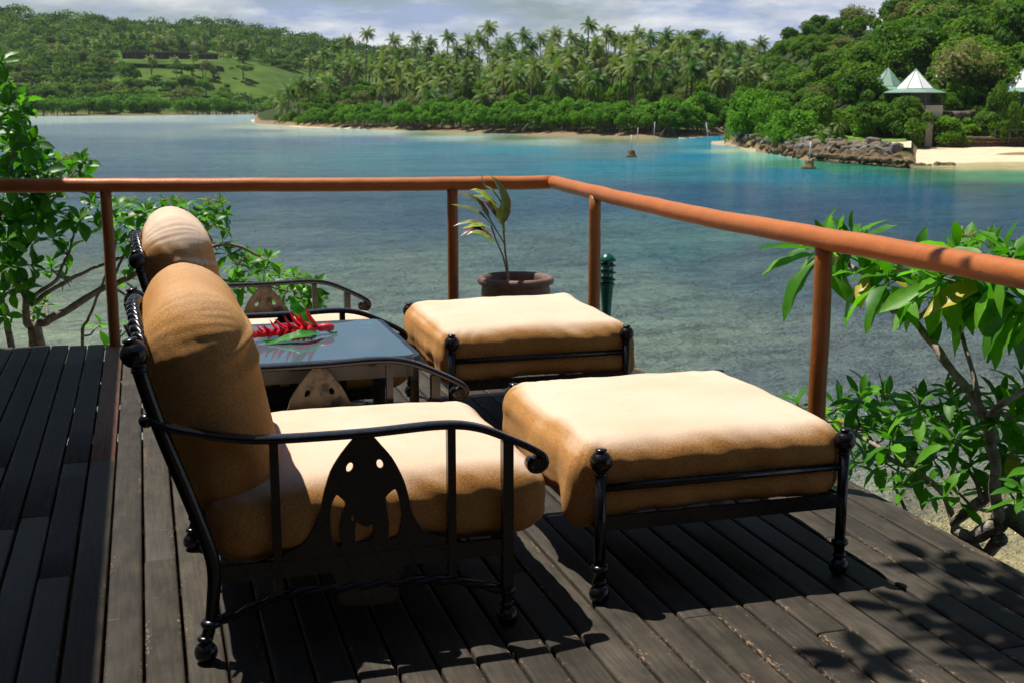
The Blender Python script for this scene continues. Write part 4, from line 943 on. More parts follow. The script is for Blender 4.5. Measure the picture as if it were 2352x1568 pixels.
# ---- channel markers
def marker(px, py, k, label, tilt=0.0):
    p = on_z(px, py, WZ); e = empty('channel_marker', p, label, 'marker')
    MB().lathe([(1.25 * k, -.8), (1.3 * k, 0.0), (1.22 * k, .22 * k), (.92 * k, .35 * k), (.82 * k, 1.3 * k), (.7 * k, 1.5 * k), (.3 * k, 1.52 * k)], n=14).build('stone_base', M['rock_brown'], e)
    for i in range(16):
        a = i * .39; o = ob('stone', random.choice(BROWN), e, (1.1 * k * math.cos(a), 1.1 * k * math.sin(a), .12)); o.scale = (.33 * k, .33 * k, .3 * k)
    MB().tube([(0, 0, 1.4 * k), (tilt, 0, 1.4 * k + 2.2)], .065, 8).build('pole', M['pole'], e)
M['pole'] = material('white_pole', (0.62, 0.62, 0.60), 0.5, 0.4)[0]
marker(1449, 361, .60, 'channel marker nearer the mangroves, white pole on a round stone base', 0)
marker(1857, 388, .60, 'channel marker nearest the rocky point, white pole on a round stone base', .1)
for (px, py, h, tl, lab) in [(1463, 325, 2.6, .1, 'slim pale pole in the water just behind the first channel marker'), (1500, 323, 3.6, .25, 'slim pale pole in the shallows in front of the mangroves'), (1631, 341, 4.2, -.9, 'leaning white pole in the channel left of the point'), (1652, 329, 2.6, 0, 'thin dark pole at the mouth of the inlet')]:
    p = on_z(px, py, WZ); e = empty('channel_pole', p, lab, 'pole'); MB().tube([(0, 0, -.8), (tl, 0, h)], .055, 6).build('pole', M['pole'] if 'dark' not in lab else M['timber'], e)
# ------------------------------------------------------------------ deck
PITCH_P, X0 = 0.1165, -0.075
def deck_end(x): return 8.60 - 0.155 * (x + 0.17)
def plank_mesh(L, w=0.1075, th=0.035, seed=0):
    rd = random.Random(seed); h = w / 2; r = 0.007
    prof = [(-h, -th), (-h, -r), (-h + r * .3, -r * .3), (-h + r, 0), (-h + 0.02, 0.0008), (h - 0.02, 0.0008), (h - r, 0), (h - r * .3, -r * .3), (h, -r), (h, -th)]
    ys = [-L / 2, -L / 2 + 0.004] + [(-L / 2 + L * k / 5) for k in range(1, 5)] + [L / 2 - 0.004, L / 2]; V = []
    wob = [rd.uniform(-.0012, .0012) for _ in ys]
    for i, y in enumerate(ys):
        e = i in (0, len(ys) - 1); 
        for (x, z) in prof: V.append((x * (0.985 if e else 1) + wob[i], y, z - (0.0035 if e and z > -th + .001 else 0)))
    m = len(prof); Fs = [(i * m + j, (i + 1) * m + j, (i + 1) * m + (j + 1) % m, i * m + (j + 1) % m) for i in range(len(ys) - 1) for j in range(m)]
    Fs += [tuple(range(m)), tuple(range((len(ys) - 1) * m, len(ys) * m))[::-1]]
    return V, Fs
def build_deck():
    d = bpy.data.objects.new('deck', None); COL.objects.link(d); tag(d, kind='structure')
    rd = random.Random(3); cuts_fixed = {-2: [5.73], -3: [5.74, 4.3], -4: [5.0], 14: [3.37], 22: [4.35], 21: [3.9, 2.9], 23: [2.95], 3: [4.9], 10: [5.05, 3.9], 17: [3.15]}
    for k in range(-26, 25):
        xc = X0 + (k + .5) * PITCH_P; y1 = deck_end(xc) + rd.uniform(-.012, .012); y0 = -1.6
        cuts = sorted(cuts_fixed.get(k, [])) or ([rd.uniform(-.8, 2.0), rd.uniform(4.5, 7.5)] if rd.random() < .75 else [rd.uniform(1, 6)])
        cuts = [c for c in cuts if y0 + .3 < c < y1 - .3] ; E = [y0] + sorted(cuts) + [y1]
        for a, b in zip(E[:-1], E[1:]):
            L = b - a - 0.004; V, Fs = plank_mesh(L, seed=rd.randrange(10 ** 6))
            red = (k == -2 and b > 8) 
            me = mesh('plank', V, Fs, M['deck_red'] if red else M['deck'], True)
            bm = bmesh.new(); bm.from_mesh(me); bmesh.ops.recalc_face_normals(bm, faces=bm.faces)
            for e in bm.edges:
                if len(e.link_faces) == 2 and e.calc_face_angle(0) > R(50): e.smooth = False
            bm.to_mesh(me); bm.free()
            o = ob('plank', me, d, (xc, (a + b) / 2, rd.uniform(-.0018, .0022))); o.rotation_euler = (0, rd.uniform(-.006, .006), rd.uniform(-.0006, .0006))
            if red: o['label'] = 'newer reddish-brown unpainted board'
    for j in range(15):
        y = -1.3 + j * .68; MB().box(((-3.1 + 2.78) / 2, y, -.1), ((2.78 + 3.1) / 2, .03, .06)).build('joist', M['deck'], d, smooth=False)
    for (x, y) in [(-2.5, -1), (-2.5, 3), (-2.5, 7.8), (.2, -1), (.2, 3), (.2, 8.1), (2.6, -1), (2.6, 3), (2.6, 7.7)]:
        MB().tube([(x, y, -.16), (x, y, -4.2)], .09, 10).build('pile', M['timber'], d)
    V, Fs = plank_mesh(9.4, .14); o = ob('edge_board', mesh('edge_board', V, Fs, M['deck'], False), d, (2.868, 3.1, -.075)); o.rotation_euler = (0, R(90), 0)
build_deck()

# ------------------------------------------------------------------ railing
def wavy(pts, n, amp, seed):
    P = smooth_path(pts, n); 
    return [p + Vector((noise.noise(Vector((i * .35, seed, 0))) * amp, noise.noise(Vector((i * .35, seed, 5))) * amp, noise.noise(Vector((i * .35, seed, 9))) * amp)) for i, p in enumerate(P)]
def log_tube(mb, P, r, seed, n=14, amp=0.035):
    q = [(math.cos(2 * math.pi * k / n), math.sin(2 * math.pi * k / n)) for k in range(n)]
    b0 = len(mb.V); mb.sweep(P, [(a * r, b * r) for a, b in q]); c = P
    for i in range(len(P)):
        for k in range(n):
            v = mb.V[b0 + i * n + k]; d = v - P[i]; f = 1 + amp * 1.6 * noise.noise(Vector((k * .9, i * .25, seed))) + amp * noise.noise(Vector((k * .4, i * .9, seed + 5)))
            mb.V[b0 + i * n + k] = P[i] + d * f
    return mb
def build_railing():
    e = empty('railing', (2.69, 8.1, 0), 'orange-brown painted round timber railing around the edge of the deck', 'railing'); B = Vector(e.location)
    rz = 1.062
    def yl(x): return 8.125 - 0.155 * (x - 2.69) if x > -3 else 0
    A = [Vector((x, yl(x), rz + dz)) - B for x, dz in [(-3.3, .02), (-2.2, .015), (-1.0, .01), (-.2, .004), (.6, .0), (1.4, -.004), (2.1, -.004), (2.70, 0)]]
    mb = MB(); P = wavy(A, 56, .004, 1); log_tube(mb, P, .0475, 1, amp=.010); o = mb.build('top_rail', M['rail'], e)
    D = [Vector((x, y, z)) - B for x, y, z in [(2.69, 8.10, rz), (2.69, 7.3, rz - .012), (2.672, 6.4, rz - .018), (2.655, 5.5, rz - .018), (2.655, 4.5, rz - .008), (2.655, 3.6, rz + .0), (2.655, 2.6, rz + .0), (2.65, 1.4, rz), (2.65, 0.3, rz)]]
    mb = MB(); P = wavy(D, 70, .005, 4); log_tube(mb, P, .0455, 4, amp=.010); mb.build('top_rail', M['rail'], e)
    posts = [(-2.75, yl(-2.75)), (-.245, yl(-.245)), (2.01, yl(2.01)), (2.675, on_x(1367, 445, 2.675).y), (2.665, on_x(1891, 560, 2.66).y), (2.655, 2.0), (2.655, .4)]
    for i, (x, y) in enumerate(posts):
        mb = MB(); P = wavy([Vector((x, y, z)) - B for z in (-.12, .25, .6, 1.035)], 14, .004, 10 + i); log_tube(mb, P, .0375, 20 + i, 14, .02); mb.build('post', M['post'], e)
build_railing()

# ------------------------------------------------------------------ cushions
def cushion_mesh(name, hx, hy, hz, r, crown=0.03, seed=0, n=44, fold=0.012, droop=0.0, sag=0.0, bulge=0.02, corner=None, flare=0.0):
    """rounded slip-covered pad; z spans -hz..hz"""
    V = []; idx = {}; Fs = []
    def vid(p):
        k = tuple(round(c, 5) for c in p)
        if k not in idx: idx[k] = len(V); V.append(k)
        return idx[k]
    g = [-1 + 2 * i / n for i in range(n + 1)]
    # denser near edges
    for ax in range(3):
        for sgn in (-1, 1):
            for i in range(n):
                for j in range(n):
                    q = []
                    for (a, b) in ((i, j), (i + 1, j), (i + 1, j + 1), (i, j + 1)):
                        p = [0, 0, 0]; p[ax] = sgn; p[(ax + 1) % 3] = g[a]; p[(ax + 2) % 3] = g[b]; q.append(vid(p))
                    Fs.append(q if sgn > 0 else q[::-1])
    H = Vector((hx, hy, hz)); out = []; inner = Vector((hx - r, hy - r, max(hz - r, .001)))
    o = Vector((seed * 7.3, seed * 3.1, 0))
    for p in V:
        s = Vector([math.sin(c * math.pi / 2) * .45 + c * .55 for c in p]); w = Vector((s.x * hx, s.y * hy, s.z * hz))
        c = Vector([max(-inner[k], min(inner[k], w[k])) for k in range(3)]); d = w - c
        if d.length > 1e-7:
            m = max(abs(p[0]), abs(p[1]), abs(p[2])); w = c + d.normalized() * (r if min([1]) else r)
            nrm = d.normalized()
        else: nrm = Vector((0, 0, 1 if w.z > 0 else -1))
        # put flats at their extents
        ex, ey = w.x / hx, w.y / hy
        cr = max(0.0, 1 - ex * ex) * max(0.0, 1 - ey * ey)
        if w.z > 0: w.z += crown * cr ** .7
        side = max(abs(ex) ** 6, abs(ey) ** 6); tz = (w.z + hz) / (2 * hz)
        w.x += math.copysign(bulge * math.sin(math.pi * min(1, max(0, tz))) * abs(ex) ** 4, w.x); w.y += math.copysign(bulge * math.sin(math.pi * min(1, max(0, tz))) * abs(ey) ** 4, w.y)
        # folds that run down the sides and out from the corners
        ang = math.atan2(w.y / hy, w.x / hx)
        cor = (abs(ex) * abs(ey)) ** 3
        f1 = noise.noise(Vector((ang * 7.0, w.z * 3.0, 1.5)) + o) * (1 - tz * .75)
        f2 = noise.noise(Vector((w.x * 5, w.y * 5, w.z * 5)) + o) 
        f3 = noise.fractal(Vector((w.x * 14, w.y * 14, w.z * 9)) + o, 1, 2, 3)
        diag = (w.x * .8 + w.z * 1.3)
        f4 = noise.noise(Vector((diag * 16, w.y * 2, (w.x - w.z) * 2)) + o * 2)
        h = fold * (side * (1.5 * f1 + 0.55 * f4) + 0.8 * f2 * .8 + .12 * f3 + cor * 0.9 * noise.noise(Vector((ang * 26, w.z * 4, 9)) + o))
        w += nrm * h
        if droop and w.z < 0: w.z -= droop * cor * (-w.z / hz)
        if flare and w.z < 0: w.x += ex * flare * (-w.z / hz) * side; w.y += ey * flare * (-w.z / hz) * side
        if corner:
            for (cx, cy, dx, dy, dz) in corner:
                k = max(0, 1 - math.hypot(ex - cx, ey - cy) / .55) ** 2; t = 1 - min(1, max(0, tz * .9))
                w += Vector((dx, dy, dz)) * k * (t if dz < 0 else 1)
        out.append(w)
    me = mesh(name, out, Fs, M['fabric']); return me
def add_pale_tone(me, amt=1.0, base=0.0):
    '''paler cloth tone on the upper faces, with a ragged edge'''
    a = me.attributes.new('blend', 'FLOAT', 'POINT'); out = []
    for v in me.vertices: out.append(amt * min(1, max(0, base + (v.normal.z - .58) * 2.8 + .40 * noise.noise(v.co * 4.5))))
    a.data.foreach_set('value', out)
def xform_mesh(me, mat): me.transform(mat); me.update(); return me

# ------------------------------------------------------------------ iron furniture
ball = lambda r, z: [(0.001, z - r), (r * .38, z - r * .93), (r * .71, z - r * .71), (r * .93, z - r * .38), (r, z), (r * .93, z + r * .38), (r * .71, z + r * .71), (r * .42, z + r * .9)]
def foot(mb, x, y, r=0.034, z0=0.0, cx=None):
    mb.lathe(ball(r, r * .92 + z0) + [(r * .55, r * 1.95), (r * .68, r * 2.05), (r * .68, r * 2.25), (r * .52, r * 2.4)], (x, y, 0), 20)
    mb.lathe([(.017, .105), (.027, .11), (.030, .118), (.027, .127), (.018, .132)], (x if cx is None else cx, y, 0), 18)
def knob(mb, c, r=0.039, axis=(0, 0, 1)):
    mb.lathe([(r * .5, -r * 1.35), (r * .62, -r * 1.2), (r * .5, -r * .95)] + ball(r, 0)[1:] + [(r * .45, r * .93), (r * .55, r * 1.0), (r * .5, r * 1.12), (.001, r * 1.16)], c, 20, axis)
CHX, CHY = 0.55, 3.965; HY = 0.485
def lx(x): return x - CHX
ARM = [(-0.018, .735), (0.045, .706), (.187, .672), (.31, .658), (.574, .656), (.80, .662), (.92, .645), (1.04, .592), (1.10, .560), (1.128, .538), (1.130, .515), (1.112, .500), (1.090, .503), (1.083, .520), (1.094, .533)]
LEG = [(-.043, .89), (-.02, .80), (.014, .683), (.071, .512), (.122, .349), (.134, .27), (.128, .20), (.117, .12), (.100, .06)]
def zp(zx, zy, Y=3.5): p = on_y(571 + zx * .31416, 927 + zy * .31416, Y); return (p.x, p.z)
def plate_mesh(name, loops, th, mat):
    cu = bpy.data.curves.new(name, 'CURVE'); cu.dimensions = '2D'; cu.fill_mode = 'BOTH'; cu.extrude = th / 2; cu.bevel_depth = 0.0015; cu.bevel_resolution = 1
    for L in loops:
        sp = cu.splines.new('POLY'); sp.points.add(len(L) - 1); sp.use_cyclic_u = True
        for i, (x, z) in enumerate(L): sp.points[i].co = (x, z, 0, 1)
    o = bpy.data.objects.new(name, cu); COL.objects.link(o)
    dg = bpy.context.evaluated_depsgraph_get(); me = bpy.data.meshes.new_from_object(o.evaluated_get(dg)); bpy.data.objects.remove(o)
    me.transform(Matrix.Rotation(R(90), 4, 'X')); me.name = name; me.materials.clear(); me.materials.append(mat); return me
def dense(L, n=4):
    out = []
    m = len(L)
    for i in range(m):
        a, b, c, d = [Vector(L[(i + k - 1) % m]) for k in range(4)]
        for j in range(n):
            t = j / n; out.append(tuple(0.5 * ((2 * b) + (c - a) * t + (2 * a - 5 * b + 4 * c - d) * t * t + (3 * b - a - 3 * c + d) * t ** 3)))
    return out
def arch_panel():
    top = [(790, 205), (835, 195), (885, 210), (960, 290), (1030, 370), (1080, 455), (1120, 540), (1145, 620), (1165, 710), (1190, 790), (1240, 870), (1300, 925), (1400, 950), (1430, 1010), (1300, 1075), (1180, 1120), (1110, 1200), (1085, 1330), (1050, 1420), (700, 1450), (640, 1360), (620, 1250), (540, 1160), (400, 1120), (250, 1130), (260, 1075), (370, 1015), (435, 945), (485, 855), (518, 760), (538, 655), (560, 570), (590, 480), (640, 392), (700, 310)]
    out = [zp(*p) for p in top]
    el = lambda cx, cy, rx, ry, t: [zp(cx + rx * math.cos(a) * math.cos(t) - ry * math.sin(a) * math.sin(t), cy + rx * math.cos(a) * math.sin(t) + ry * math.sin(a) * math.cos(t)) for a in [2 * math.pi * k / 20 for k in range(20)]]
    h = [el(728, 445, 27, 40, .35), el(948, 420, 27, 38, -.35)]
    h.append(dense([zp(*p) for p in [(628, 645), (665, 665), (700, 705), (680, 770), (662, 850), (662, 930), (672, 1010), (632, 1022), (600, 960), (584, 860), (588, 740)]], 3))
    h.append(dense([zp(*p) for p in [(1062, 602), (1092, 680), (1106, 780), (1098, 880), (1075, 945), (1010, 962), (1012, 870), (1000, 770), (986, 672), (1020, 625)]], 3))
    h.append(dense([zp(*p) for p in [(775, 838), (800, 850), (850, 872), (895, 852), (905, 890), (885, 968), (830, 985), (775, 993), (764, 910)]], 3))
    loops = [dense(out, 2)] + h
    return [[(x - CHX, z) for x, z in L] for L in loops]
ARCH = arch_panel()
def seat_parts(root, seed):
    s = cushion_mesh('seat_cushion', .50, .465, .122, .085, .03, seed, 46, .011, bulge=.02)
    xform_mesh(s, Matrix.Translation((lx(.645), 0, .385))); add_pale_tone(s); ob('seat_cushion', s, root)
    # back cushion: slip-covered pad standing and leaning
    b = cushion_mesh('back_cushion', .325, .445, .155, .15, .012, seed + 3, 72, .006, bulge=.02, corner=[(-1, -1, -.03, .03, 0), (-1, 1, -.03, -.03, 0)])
    # lay: local x -> up, local z -> forward
    for v in b.vertices:
        u, w, f = v.co; up = (u + .325) / .65
        f2 = f; yy = w * (1 - .05 * max(0, up - .7) / .3)
        near = math.exp(-((w + .30) / .12) ** 2) * (1 if f > -.02 else 0) if seed == 1 else math.exp(-((w + .36) / .16) ** 2) * (1 if abs(f) < .12 else .3)
        rid = u - .17 - .25 * (w + .36) if seed == 1 else u - .16 + .5 * abs(f)
        crease = near * (.013 * math.exp(-(rid / .016) ** 2) - .010 * math.exp(-((rid + .034) / .016) ** 2) + .008 * math.exp(-((rid + .075) / .018) ** 2))
        f2 += crease; yy -= crease * .9 * (1 if w < 0 else 0)
        tuck = 0.0 * math.exp(-((up - .80) / .05) ** 2) * math.exp(-((w + .36) / .14) ** 2) * (1 if f > 0 else .4)
        tuck2 = -0.0 * math.exp(-((up - .72 - .15 * (w + .4)) / .05) ** 2) * math.exp(-((w + .33) / .2) ** 2)
        v.co = Vector((0, yy, 0)) + Vector((math.sin(R(-11)), 0, math.cos(R(-11)))) * (u + .32) + Vector((math.cos(R(-11)), 0, -math.sin(R(-11)))) * (f2 + tuck + tuck2)
    bo = ob('back_cushion', b, root); b.transform(Matrix.Translation((lx(.215), 0, .45 - (.035 if seed == 1 else .01)))); b.flip_normals(); b.update(); add_pale_tone(b, .3 if seed == 1 else 1.0, 0.0 if seed == 1 else 1.0)
    # stitched seam along the near front edge of the back pad, laid on the cloth
    from mathutils.bvhtree import BVHTree
    tree = BVHTree.FromPolygons([v.co.copy() for v in b.vertices], [tuple(p.vertices) for p in b.polygons])
    ax = Vector((math.sin(R(-11)), 0, math.cos(R(-11)))); fw = Vector((math.cos(R(-11)), 0, -math.sin(R(-11)))); o0 = Vector((lx(.215), 0, .45 - (.035 if seed == 1 else .01)))
    for sy in (-1, 1):
        pts = []
        for k in range(50):
            u = .02 + .60 * k / 49; yy = sy * (.40 - (.22 * max(0, (u - .50) / .12) ** 2)); c0 = o0 + ax * u + Vector((0, yy, 0)) + fw * .07
            d = (fw * .9 + Vector((0, sy, 0)) * .6).normalized(); hit = tree.ray_cast(c0 + d * .5, -d)
            if hit[0] is not None: pts.append(hit[0] - d * .0012)
        if len(pts) > 5: MB().tube(pts, .0016, 5).build('seam', M['seam'], bo)
def make_chair(name, loc, label, seed):
    e = empty(name, loc, label, 'armchair', 'iron armchairs'); I_ = M['iron']
    for s in (-1, 1):
        y = s * HY
        mb = MB(); P = smooth_path([(lx(x), y, z) for x, z in LEG], 26); mb.tube(P, [.021] * 18 + [.020, .0195, .019, .0185, .018, .018, .018, .018, .018], 14)
        foot(mb, lx(.100), y, cx=lx(.1175)); t = (P[0] - P[2]).normalized(); knob(mb, P[0] + t * .035, .039, t)
        jb = ball(.021, 0); mb.lathe(jb, (lx(-.018) - .012, y - s * .0, .735), 14)
        mb.build('rear_leg', I_, e)
        mb = MB(); mb.box((lx(1.013), y, .36), (.0165, .0165, .235)); foot(mb, lx(1.013), y); mb.tube([(lx(1.013), y, .13), (lx(1.013), y, .06)], .0165, 12); mb.build('front_leg', I_, e, auto=40)
        # arm bows outward a little and ends in a scroll
        A = smooth_path([(lx(x), y + s * .012 * math.sin(math.pi * min(1, max(0, x / 1.05))), z) for x, z in ARM], 78)
        mb = MB(); mb.sweep(A, rrect(.048, .022, .009, 3), up=(0, 0, 1)); mb.lathe([(.001, -.024), (.017, -.024), (.019, -.02), (.019, .02), (.017, .024), (.001, .024)], (lx(1.108), y, .521), 16, (0, 1, 0)); mb.build('armrest', I_, e, auto=60)
        for xr, zt in ((.315, .652), (.838, .654)):
            MB().box((lx(xr), y, (zt + .185) / 2), (.0125, .0125, (zt - .185) / 2)).build('arm_rod', I_, e, smooth=False)
        MB().box((lx(.565), y, .262), (.435, .008, .026)).build('side_rail', I_, e, smooth=False)
        me = plate_mesh('arch_panel', ARCH, .010, M['panel'] if s > 0 else M['iron_dull']); o = ob('arch_panel', me, e, (0, y, 0))
        MB().rope([(lx(.118), y, .118), (lx(.20), y, .140), (lx(.33), y, .182), (lx(.47), y, .186), (lx(.70), y, .184), (lx(.85), y, .168), (lx(1.0), y, .120)], .0095, 5.5).build('twisted_stretcher', I_, e)
    # back: twisted top rail bowed up and backwards between the knobs, with lattice rods below
    K = Vector((lx(-.034), 0, .897)); pts = [K + Vector((.008 - .028 * math.cos(t * math.pi / 2), t * (HY - .015), .0 + .085 * max(0.0, math.cos(t * math.pi / 2)) ** .8)) for t in [-1 + 2 * k / 12 for k in range(13)]]
    pts[0] = K + Vector((-.005, -HY + .02, -.02)); pts[-1] = K + Vector((-.005, HY - .02, -.02))
    MB().rope(pts, .0115, 9, off=.0098).build('twisted_back_rail', I_, e)
    MB().tube([(lx(.11), -HY, .40), (lx(.11), HY, .40)], .012, 10).build('back_crossbar', I_, e)
    MB().tube([(lx(.13), -HY, .275), (lx(.13), HY, .275)], .014, 10).build('back_crossbar', I_, e)
    for k in range(5):
        y = -.32 + .16 * k; MB().tube([(lx(.11), y, .40), (lx(.03), y, .66), (lx(-.075), y, .99 - .04 * abs(k - 2))], .008, 8).build('back_rod', I_, e)
    MB().box((lx(1.013), 0, .262), (.008, HY - .018, .026)).build('front_rail', I_, e, smooth=False)
    for k in range(4): MB().box((lx(.28 + .2 * k), 0, .252), (.012, HY, .004)).build('seat_slat', I_, e, smooth=False)
    seat_parts(e, seed)
    return e
M['iron_dull'] = M['iron']
make_chair('armchair', (CHX, CHY, 0), 'nearest black iron armchair with tan cushions and a pointed two-holed side panel', 1)
make_chair('armchair', (CHX + .005, CHY + 2.135, 0), 'farther black iron armchair with tan cushions beyond the glass table', 8)
def make_ottoman(loc, label, seed, wx, wy, corner, cx=0.0, grow=0.0):
    """wx, wy half spans between leg centres"""
    e = empty('ottoman', loc, label, 'ottoman', 'cushioned ottomans'); I_ = M['iron']
    for sx in (-1, 1):
        for sy in (-1, 1):
            mb = MB(); mb.tube([(sx * wx, sy * wy, .06), (sx * wx, sy * wy, .45)], .0185, 14); foot(mb, sx * wx, sy * wy, .034); knob(mb, (sx * wx, sy * wy, .478), .037); mb.build('leg', I_, e)
    for sy in (-1, 1):
        MB().tube([(-wx, sy * wy, .388), (wx, sy * wy, .388)], .0135, 12).build('upper_rail', I_, e)
        MB().box((0, sy * wy, .268), (wx - .016, .008, .024)).build('lower_rail', I_, e, smooth=False)
    for sx in (-1, 1):
        MB().box((sx * wx, 0, .268), (.008, wy - .016, .024)).build('side_rail', I_, e, smooth=False)
    for k in range(3): MB().box((0, -wy * .5 + wy * .5 * k, .26), (wx, .015, .004)).build('seat_slat', I_, e, smooth=False)
    c = cushion_mesh('cushion', wx + .035 + grow, wy - .012, .128, .075, .028, seed, 54, .010, bulge=.018, corner=corner, droop=.02)
    # squeeze between the posts at the corners, spill over the long sides
    for v in c.vertices:
        ex, ey = v.co.x / (wx + .03), v.co.y / wy; k = (min(1, abs(ex)) * min(1, abs(ey))) ** 8
        v.co.x *= 1 - .03 * k; v.co.y *= 1 - .035 * k
        # dent where the top rail presses
        if abs(ey) > .85: v.co.y -= math.copysign(.02 * math.exp(-((v.co.z - (-.01)) / .035) ** 2) * min(1, (1 - abs(ex)) * 6) * (1 if abs(ex) < 1 else 0), v.co.y)
    xform_mesh(c, Matrix.Translation((cx, 0, .405))); add_pale_tone(c); ob('cushion', c, e)
    return e
make_ottoman((1.79, 4.05, 0), 'nearer tan-cushioned iron ottoman right of the nearest armchair', 21, .44, .485, [(-1, -1, -.07, .05, -.085), (-1, 0, -.04, 0, -.02)], cx=-.02, grow=.0)
make_ottoman((1.805, 6.10, 0), 'farther tan-cushioned iron ottoman in front of the potted plant', 33, .445, .49, [(1, -1, .06, -.01, -.06), (-1, -1, -.02, 0, -.02), (1, 1, .03, .04, .03)], cx=.0, grow=.0)

# ------------------------------------------------------------------ glass table
def build_table():
    x0, x1, y0, y1, z = .16, 1.0, 4.60, 5.50, .635; cx, cy = (x0 + x1) / 2, (y0 + y1) / 2; hx, hy = (x1 - x0) / 2, (y1 - y0) / 2
    e = empty('side_table', (cx, cy, 0), 'black iron side table with a frosted glass top between the armchairs', 'table'); I_ = M['iron']
    def ring(hx, hy, r, n=8):
        out = []
        for (sx, sy, a0) in ((1, 1, 0), (-1, 1, 90), (-1, -1, 180), (1, -1, 270)):
            for i in range(n + 1): a = R(a0 + 90 * i / n); out.append((sx * (hx - r) + r * math.cos(a), sy * (hy - r) + r * math.sin(a)))
        return out
    def slab(hx, hy, r, z0, z1, ch=.003):
        a = ring(hx, hy, r); b = ring(hx - ch, hy - ch, r - ch); n = len(a); mb = MB()
        V = [(x, y, z0) for x, y in b] + [(x, y, z0 + ch) for x, y in a] + [(x, y, z1 - ch) for x, y in a] + [(x, y, z1) for x, y in b]
        Fs = [(k * n + i, k * n + (i + 1) % n, (k + 1) * n + (i + 1) % n, (k + 1) * n + i) for k in range(3) for i in range(n)] + [tuple(range(n))[::-1], tuple(range(3 * n, 4 * n))]
        return mb.add(V, Fs)
    def band(hx, hy, r, w, z0, z1):
        a = ring(hx, hy, r); b = ring(hx - w, hy - w, max(r - w, .004)); n = len(a); V = [(x, y, z0) for x, y in a] + [(x, y, z1) for x, y in a] + [(x, y, z1) for x, y in b] + [(x, y, z0) for x, y in b]
        return MB().add(V, [(k * n + i, k * n + (i + 1) % n, ((k + 1) % 4) * n + (i + 1) % n, ((k + 1) % 4) * n + i) for k in range(4) for i in range(n)])
    slab(hx - .022, hy - .022, .05, z - .006, z + .004).build('glass_top', M['glass'], e, auto=30)
    band(hx, hy, .07, .024, z - .026, z).build('rim', I_, e, auto=40)
    band(hx - .006, hy - .006, .06, .006, z - .075, z - .027).build('apron', M['apron'], e, auto=40)
    for sx in (-1, 1):
        for sy in (-1, 1):
            mb = MB(); mb.box((sx * (hx - .03), sy * (hy - .03), .35), (.016, .016, .26)); foot(mb, sx * (hx - .03), sy * (hy - .03)); mb.build('leg', I_, e, auto=40)
        MB().box((sx * (hx - .03), 0, .17), (.008, hy - .045, .012)).build('stretcher', I_, e, smooth=False)
    for sy in (-1, 1): MB().box((0, sy * (hy - .03), .20), (hx - .045, .008, .012)).build('stretcher', I_, e, smooth=False)
build_table()

# ------------------------------------------------------------------ leaves
def leaf_mesh(name, mat, seed, width=.29, peak=.62, droop=.25, fold=.16, nl=7, ripple=.02, petiole=.06):
    rd = random.Random(seed); V = []; Fs = []
    for i in range(nl + 1):
        t = i / nl; w = width * (math.sin(math.pi * min(1, (t ** (math.log(.5) / math.log(peak))))) ** .85) if 0 < t < 1 else .006
        if t < petiole * 2: w = min(w, .03 + t * .3)
        x = t; z = .10 * t - droop * t * t * 1.2
        rp = ripple * math.sin(t * 17 + seed)
        V += [(x, -w / 2, z + w * fold + rp), (x + .004, 0, z), (x, w / 2, z + w * fold - rp)]
    for i in range(nl):
        a = i * 3; Fs += [(a, a + 1, a + 4, a + 3), (a + 1, a + 2, a + 5, a + 4)]
    return mesh(name, V, Fs, mat)
LEAF = [leaf_mesh('leaf', M['leaf'], i, .38 + .035 * (i % 3), .60 + .03 * (i % 2), [.12, .25, .38, .05, .3, .5][i], .16) for i in range(6)]
LEAFR = [leaf_mesh('leaf', M['leaf_bright'], i + 3, .30 + .025 * (i % 3), .58, [.12, .25, .38, .05, .3, .5][i], .18) for i in range(6)]
LEAFD = [leaf_mesh('leaf', M['leaf_dark'], i, .46 + .03 * (i % 3), .58, [.05, .18, .3, .1, .25][i], .22) for i in range(5)]
LEAFY = [leaf_mesh('leaf', M['leaf_yellow'], i + 9, .33, .6, .35, .2) for i in range(2)]
def leaf_frame(d, up):
    d = d.normalized(); z = up - d * up.dot(d)
    if z.length < 1e-4: z = Vector((0, 1, 0)) - d * d.y
    z.normalize(); y = z.cross(d); return Matrix((d, y, z)).transposed()
